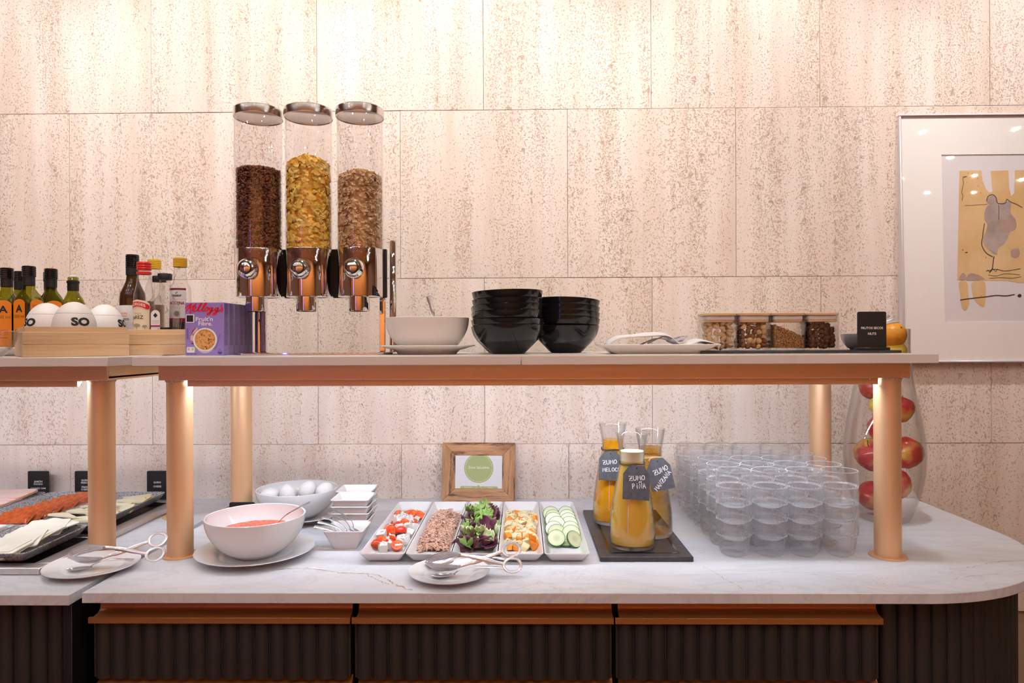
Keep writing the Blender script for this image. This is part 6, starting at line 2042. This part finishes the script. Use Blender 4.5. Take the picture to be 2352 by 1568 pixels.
stone_tray(-1.246, -1.088, 1.712, 2.080, 'grey stone tray of cheese wedges, rear row', .6)
stone_tray(-1.452, -1.250, 1.712, 2.080, 'grey stone tray of quince paste, rear row', .6)
stone_tray(-1.680, -1.457, 1.712, 2.080, 'grey stone tray of cooked ham, rear row', .6)
SZ = z1 + .0085
rg = random.Random(40)
# thin cheese slices
cs = [mk('cheese_slice', *(lambda q: ([(p[0], p[1], p[2] + .05 * p[0] * p[0] * 3 - .9 * p[1] * p[1]) for p in q[0]], q[1]))(subdiv(*loft([ring(.088, .082, .006, 0, 3), ring(.088, .082, .006, .0026, 3)]), 2, .02)), 'cheese_slice', angle=60) for _ in range(1)][0]
for k in range(13):
    y = 1.520 + .0125 * k
    o = cs if k == 0 else share(cs, 'cheese_slice')
    o.location = (-1.185 + .006 * math.sin(k * 1.7) + .0015 * k, y, SZ + .0045 + .0017 * k + .004 * math.sin(PI * k / 12)); o.rotation_euler = (R(7 + 3 * (k % 3)), R(rg.uniform(-4, 4)), R(rg.uniform(-22, 22)))
    tag(o, 'thin pale cheese slice, %s of the fanned pile' % ('front' if k == 0 else 'rearmost' if k == 12 else '%s from front' % ['', 'second', 'third', 'fourth', 'fifth', 'sixth', 'seventh', 'eighth', 'ninth', 'tenth', 'eleventh', 'twelfth'][k]), 'cheese', 'thin cheese slices')
for k in range(2):
    o = mk('fresh_cheese', *chunk_geo(rg, .095, .050, .026, .05, .003), 'feta', loc=(-1.330, 1.655 - .052 * k, SZ + .0145), rot=(R(1), 0, R(4 - 6 * k))); tag(o, 'white block of fresh cheese, %s piece' % ('rear' if k == 0 else 'front'), 'cheese', 'fresh cheese blocks')
# quince paste
qs = None
for k in range(9):
    if qs is None:
        qs = o = mk('quince_slice', *chunk_geo(rg, .088, .046, .0105, .06, .0022), 'quince')
    else:
        o = share(qs, 'quince_slice')
    o.location = (-1.322 + .0045 * k + rg.uniform(-.003, .003), 1.762 + .0295 * k, SZ + .020 + .001 * (k % 2)); o.rotation_euler = (R(28 + rg.uniform(-3, 3)), R(rg.uniform(-3, 3)), R(rg.uniform(-5, 5) - 4))
    tag(o, 'orange-red quince paste slice, %s of the row' % ['front', 'second', 'third', 'fourth', 'fifth', 'sixth', 'seventh', 'eighth', 'rearmost'][k], 'quince paste', 'quince paste slices')
# cheese wedges
def wedge():
    t = thing('cheese_wedge', 'x', 'cheese', (0, 0, 0), 0, 'thin cheese wedges')
    mk('paste', *prism([(-.040, 0), (.030, -.026), (.036, 0), (.030, .026)], -.0032, .0032, .0008), 'cheese', t, smooth=False)
    mk('rind', *prism([(.0302, -.0260), (.0325, -.0260), (.0382, 0), (.0325, .0260), (.0302, .0260), (.0362, 0)], -.0031, .0031), 'rind', t, smooth=False)
    return t
wd = wedge(); first = True
spots = [(-1.205, 1.745, 200, 'front left'), (-1.165, 1.750, 215, 'front middle'), (-1.130, 1.770, 190, 'front right'), (-1.200, 1.800, 160, 'left, second from front'), (-1.150, 1.815, 20, 'middle, second from front'), (-1.125, 1.840, 30, 'right, second from front'), (-1.195, 1.865, 170, 'left, third from front'),
         (-1.160, 1.885, 25, 'middle, third from front'), (-1.120, 1.910, 15, 'right, third from front'), (-1.200, 1.930, 190, 'left, fourth from front'), (-1.150, 1.955, 10, 'middle, fourth from front'), (-1.122, 1.975, 25, 'right, fourth from front'), (-1.185, 1.995, 170, 'rear left'), (-1.135, 2.025, 12, 'rear right')]
for k, (x, y, a, lab) in enumerate(spots):
    p = (x - .014, y - .002, SZ + .0075 + .0022 * (k % 4) + .004 * (k % 2)); e = (R(rg.uniform(4, 14)), R(rg.uniform(-6, 6)), R(a)); lab = 'pale cheese wedge, %s of its tray' % lab
    if first:
        wd.location = p; wd.rotation_euler = e; wd['label'] = lab; first = False
    else:
        dup(wd, p, label=lab, rot=e)
# ham
hs = None
for k in range(8):
    if hs is None:
        q, ff = subdiv(*loft([ring(.15, .095, .02, 0, 4), ring(.15, .095, .02, .0022, 4)]), 2, .025)
        hs = o = mk('ham_slice', [(p[0], p[1], p[2] + .004 * math.sin(p[0] * 45) * max(0, p[0] / .075)) for p in q], ff, 'ham', angle=60)
        mk('ham_rind', *tube(smooth_path([(.040, -.0478, .001), (.066, -.043, .003), (.0755, -.02, .004), (.0755, .02, .004), (.066, .043, .003)], 4), .0016, 6), 'ham_edge', hs)
        sub = hs.children[0]
    else:
        o = share(hs, 'ham_slice')
        c_ = sub.copy(); COL.objects.link(c_); c_.parent = o
    o.location = (-1.553 + .002 * k, 1.80 + .030 * k, SZ + .004 + .0032 * k); o.rotation_euler = (R(4), 0, R(8 + rg.uniform(-6, 6)))
    tag(o, 'pink cooked ham slice, %s of the fanned pile' % ['front', 'second', 'third', 'fourth', 'fifth', 'sixth', 'seventh', 'rearmost'][k], 'ham', 'cooked ham slices')
sign(-1.5320, 2.142, CT, .0665, .092, [('JAMÓN', .640, .027), ('COCIDO', .555, .029), ('COOKED HAM', .410, .048)], 'black sign for cooked ham behind the ham tray')
sign(-1.3820, 2.142, CT, .0665, .092, [('QUESO', .680, .024), ('FRESCO', .600, .026), ('FRESH', .450, .022), ('CHEESE', .365, .026)], 'black sign for fresh cheese behind the quince paste tray')
sign(-1.1520, 2.142, CT, .0665, .092, [('QUESO', .605, .0235), ('CHEESE', .470, .0255)], 'black sign for cheese behind the wedge tray')
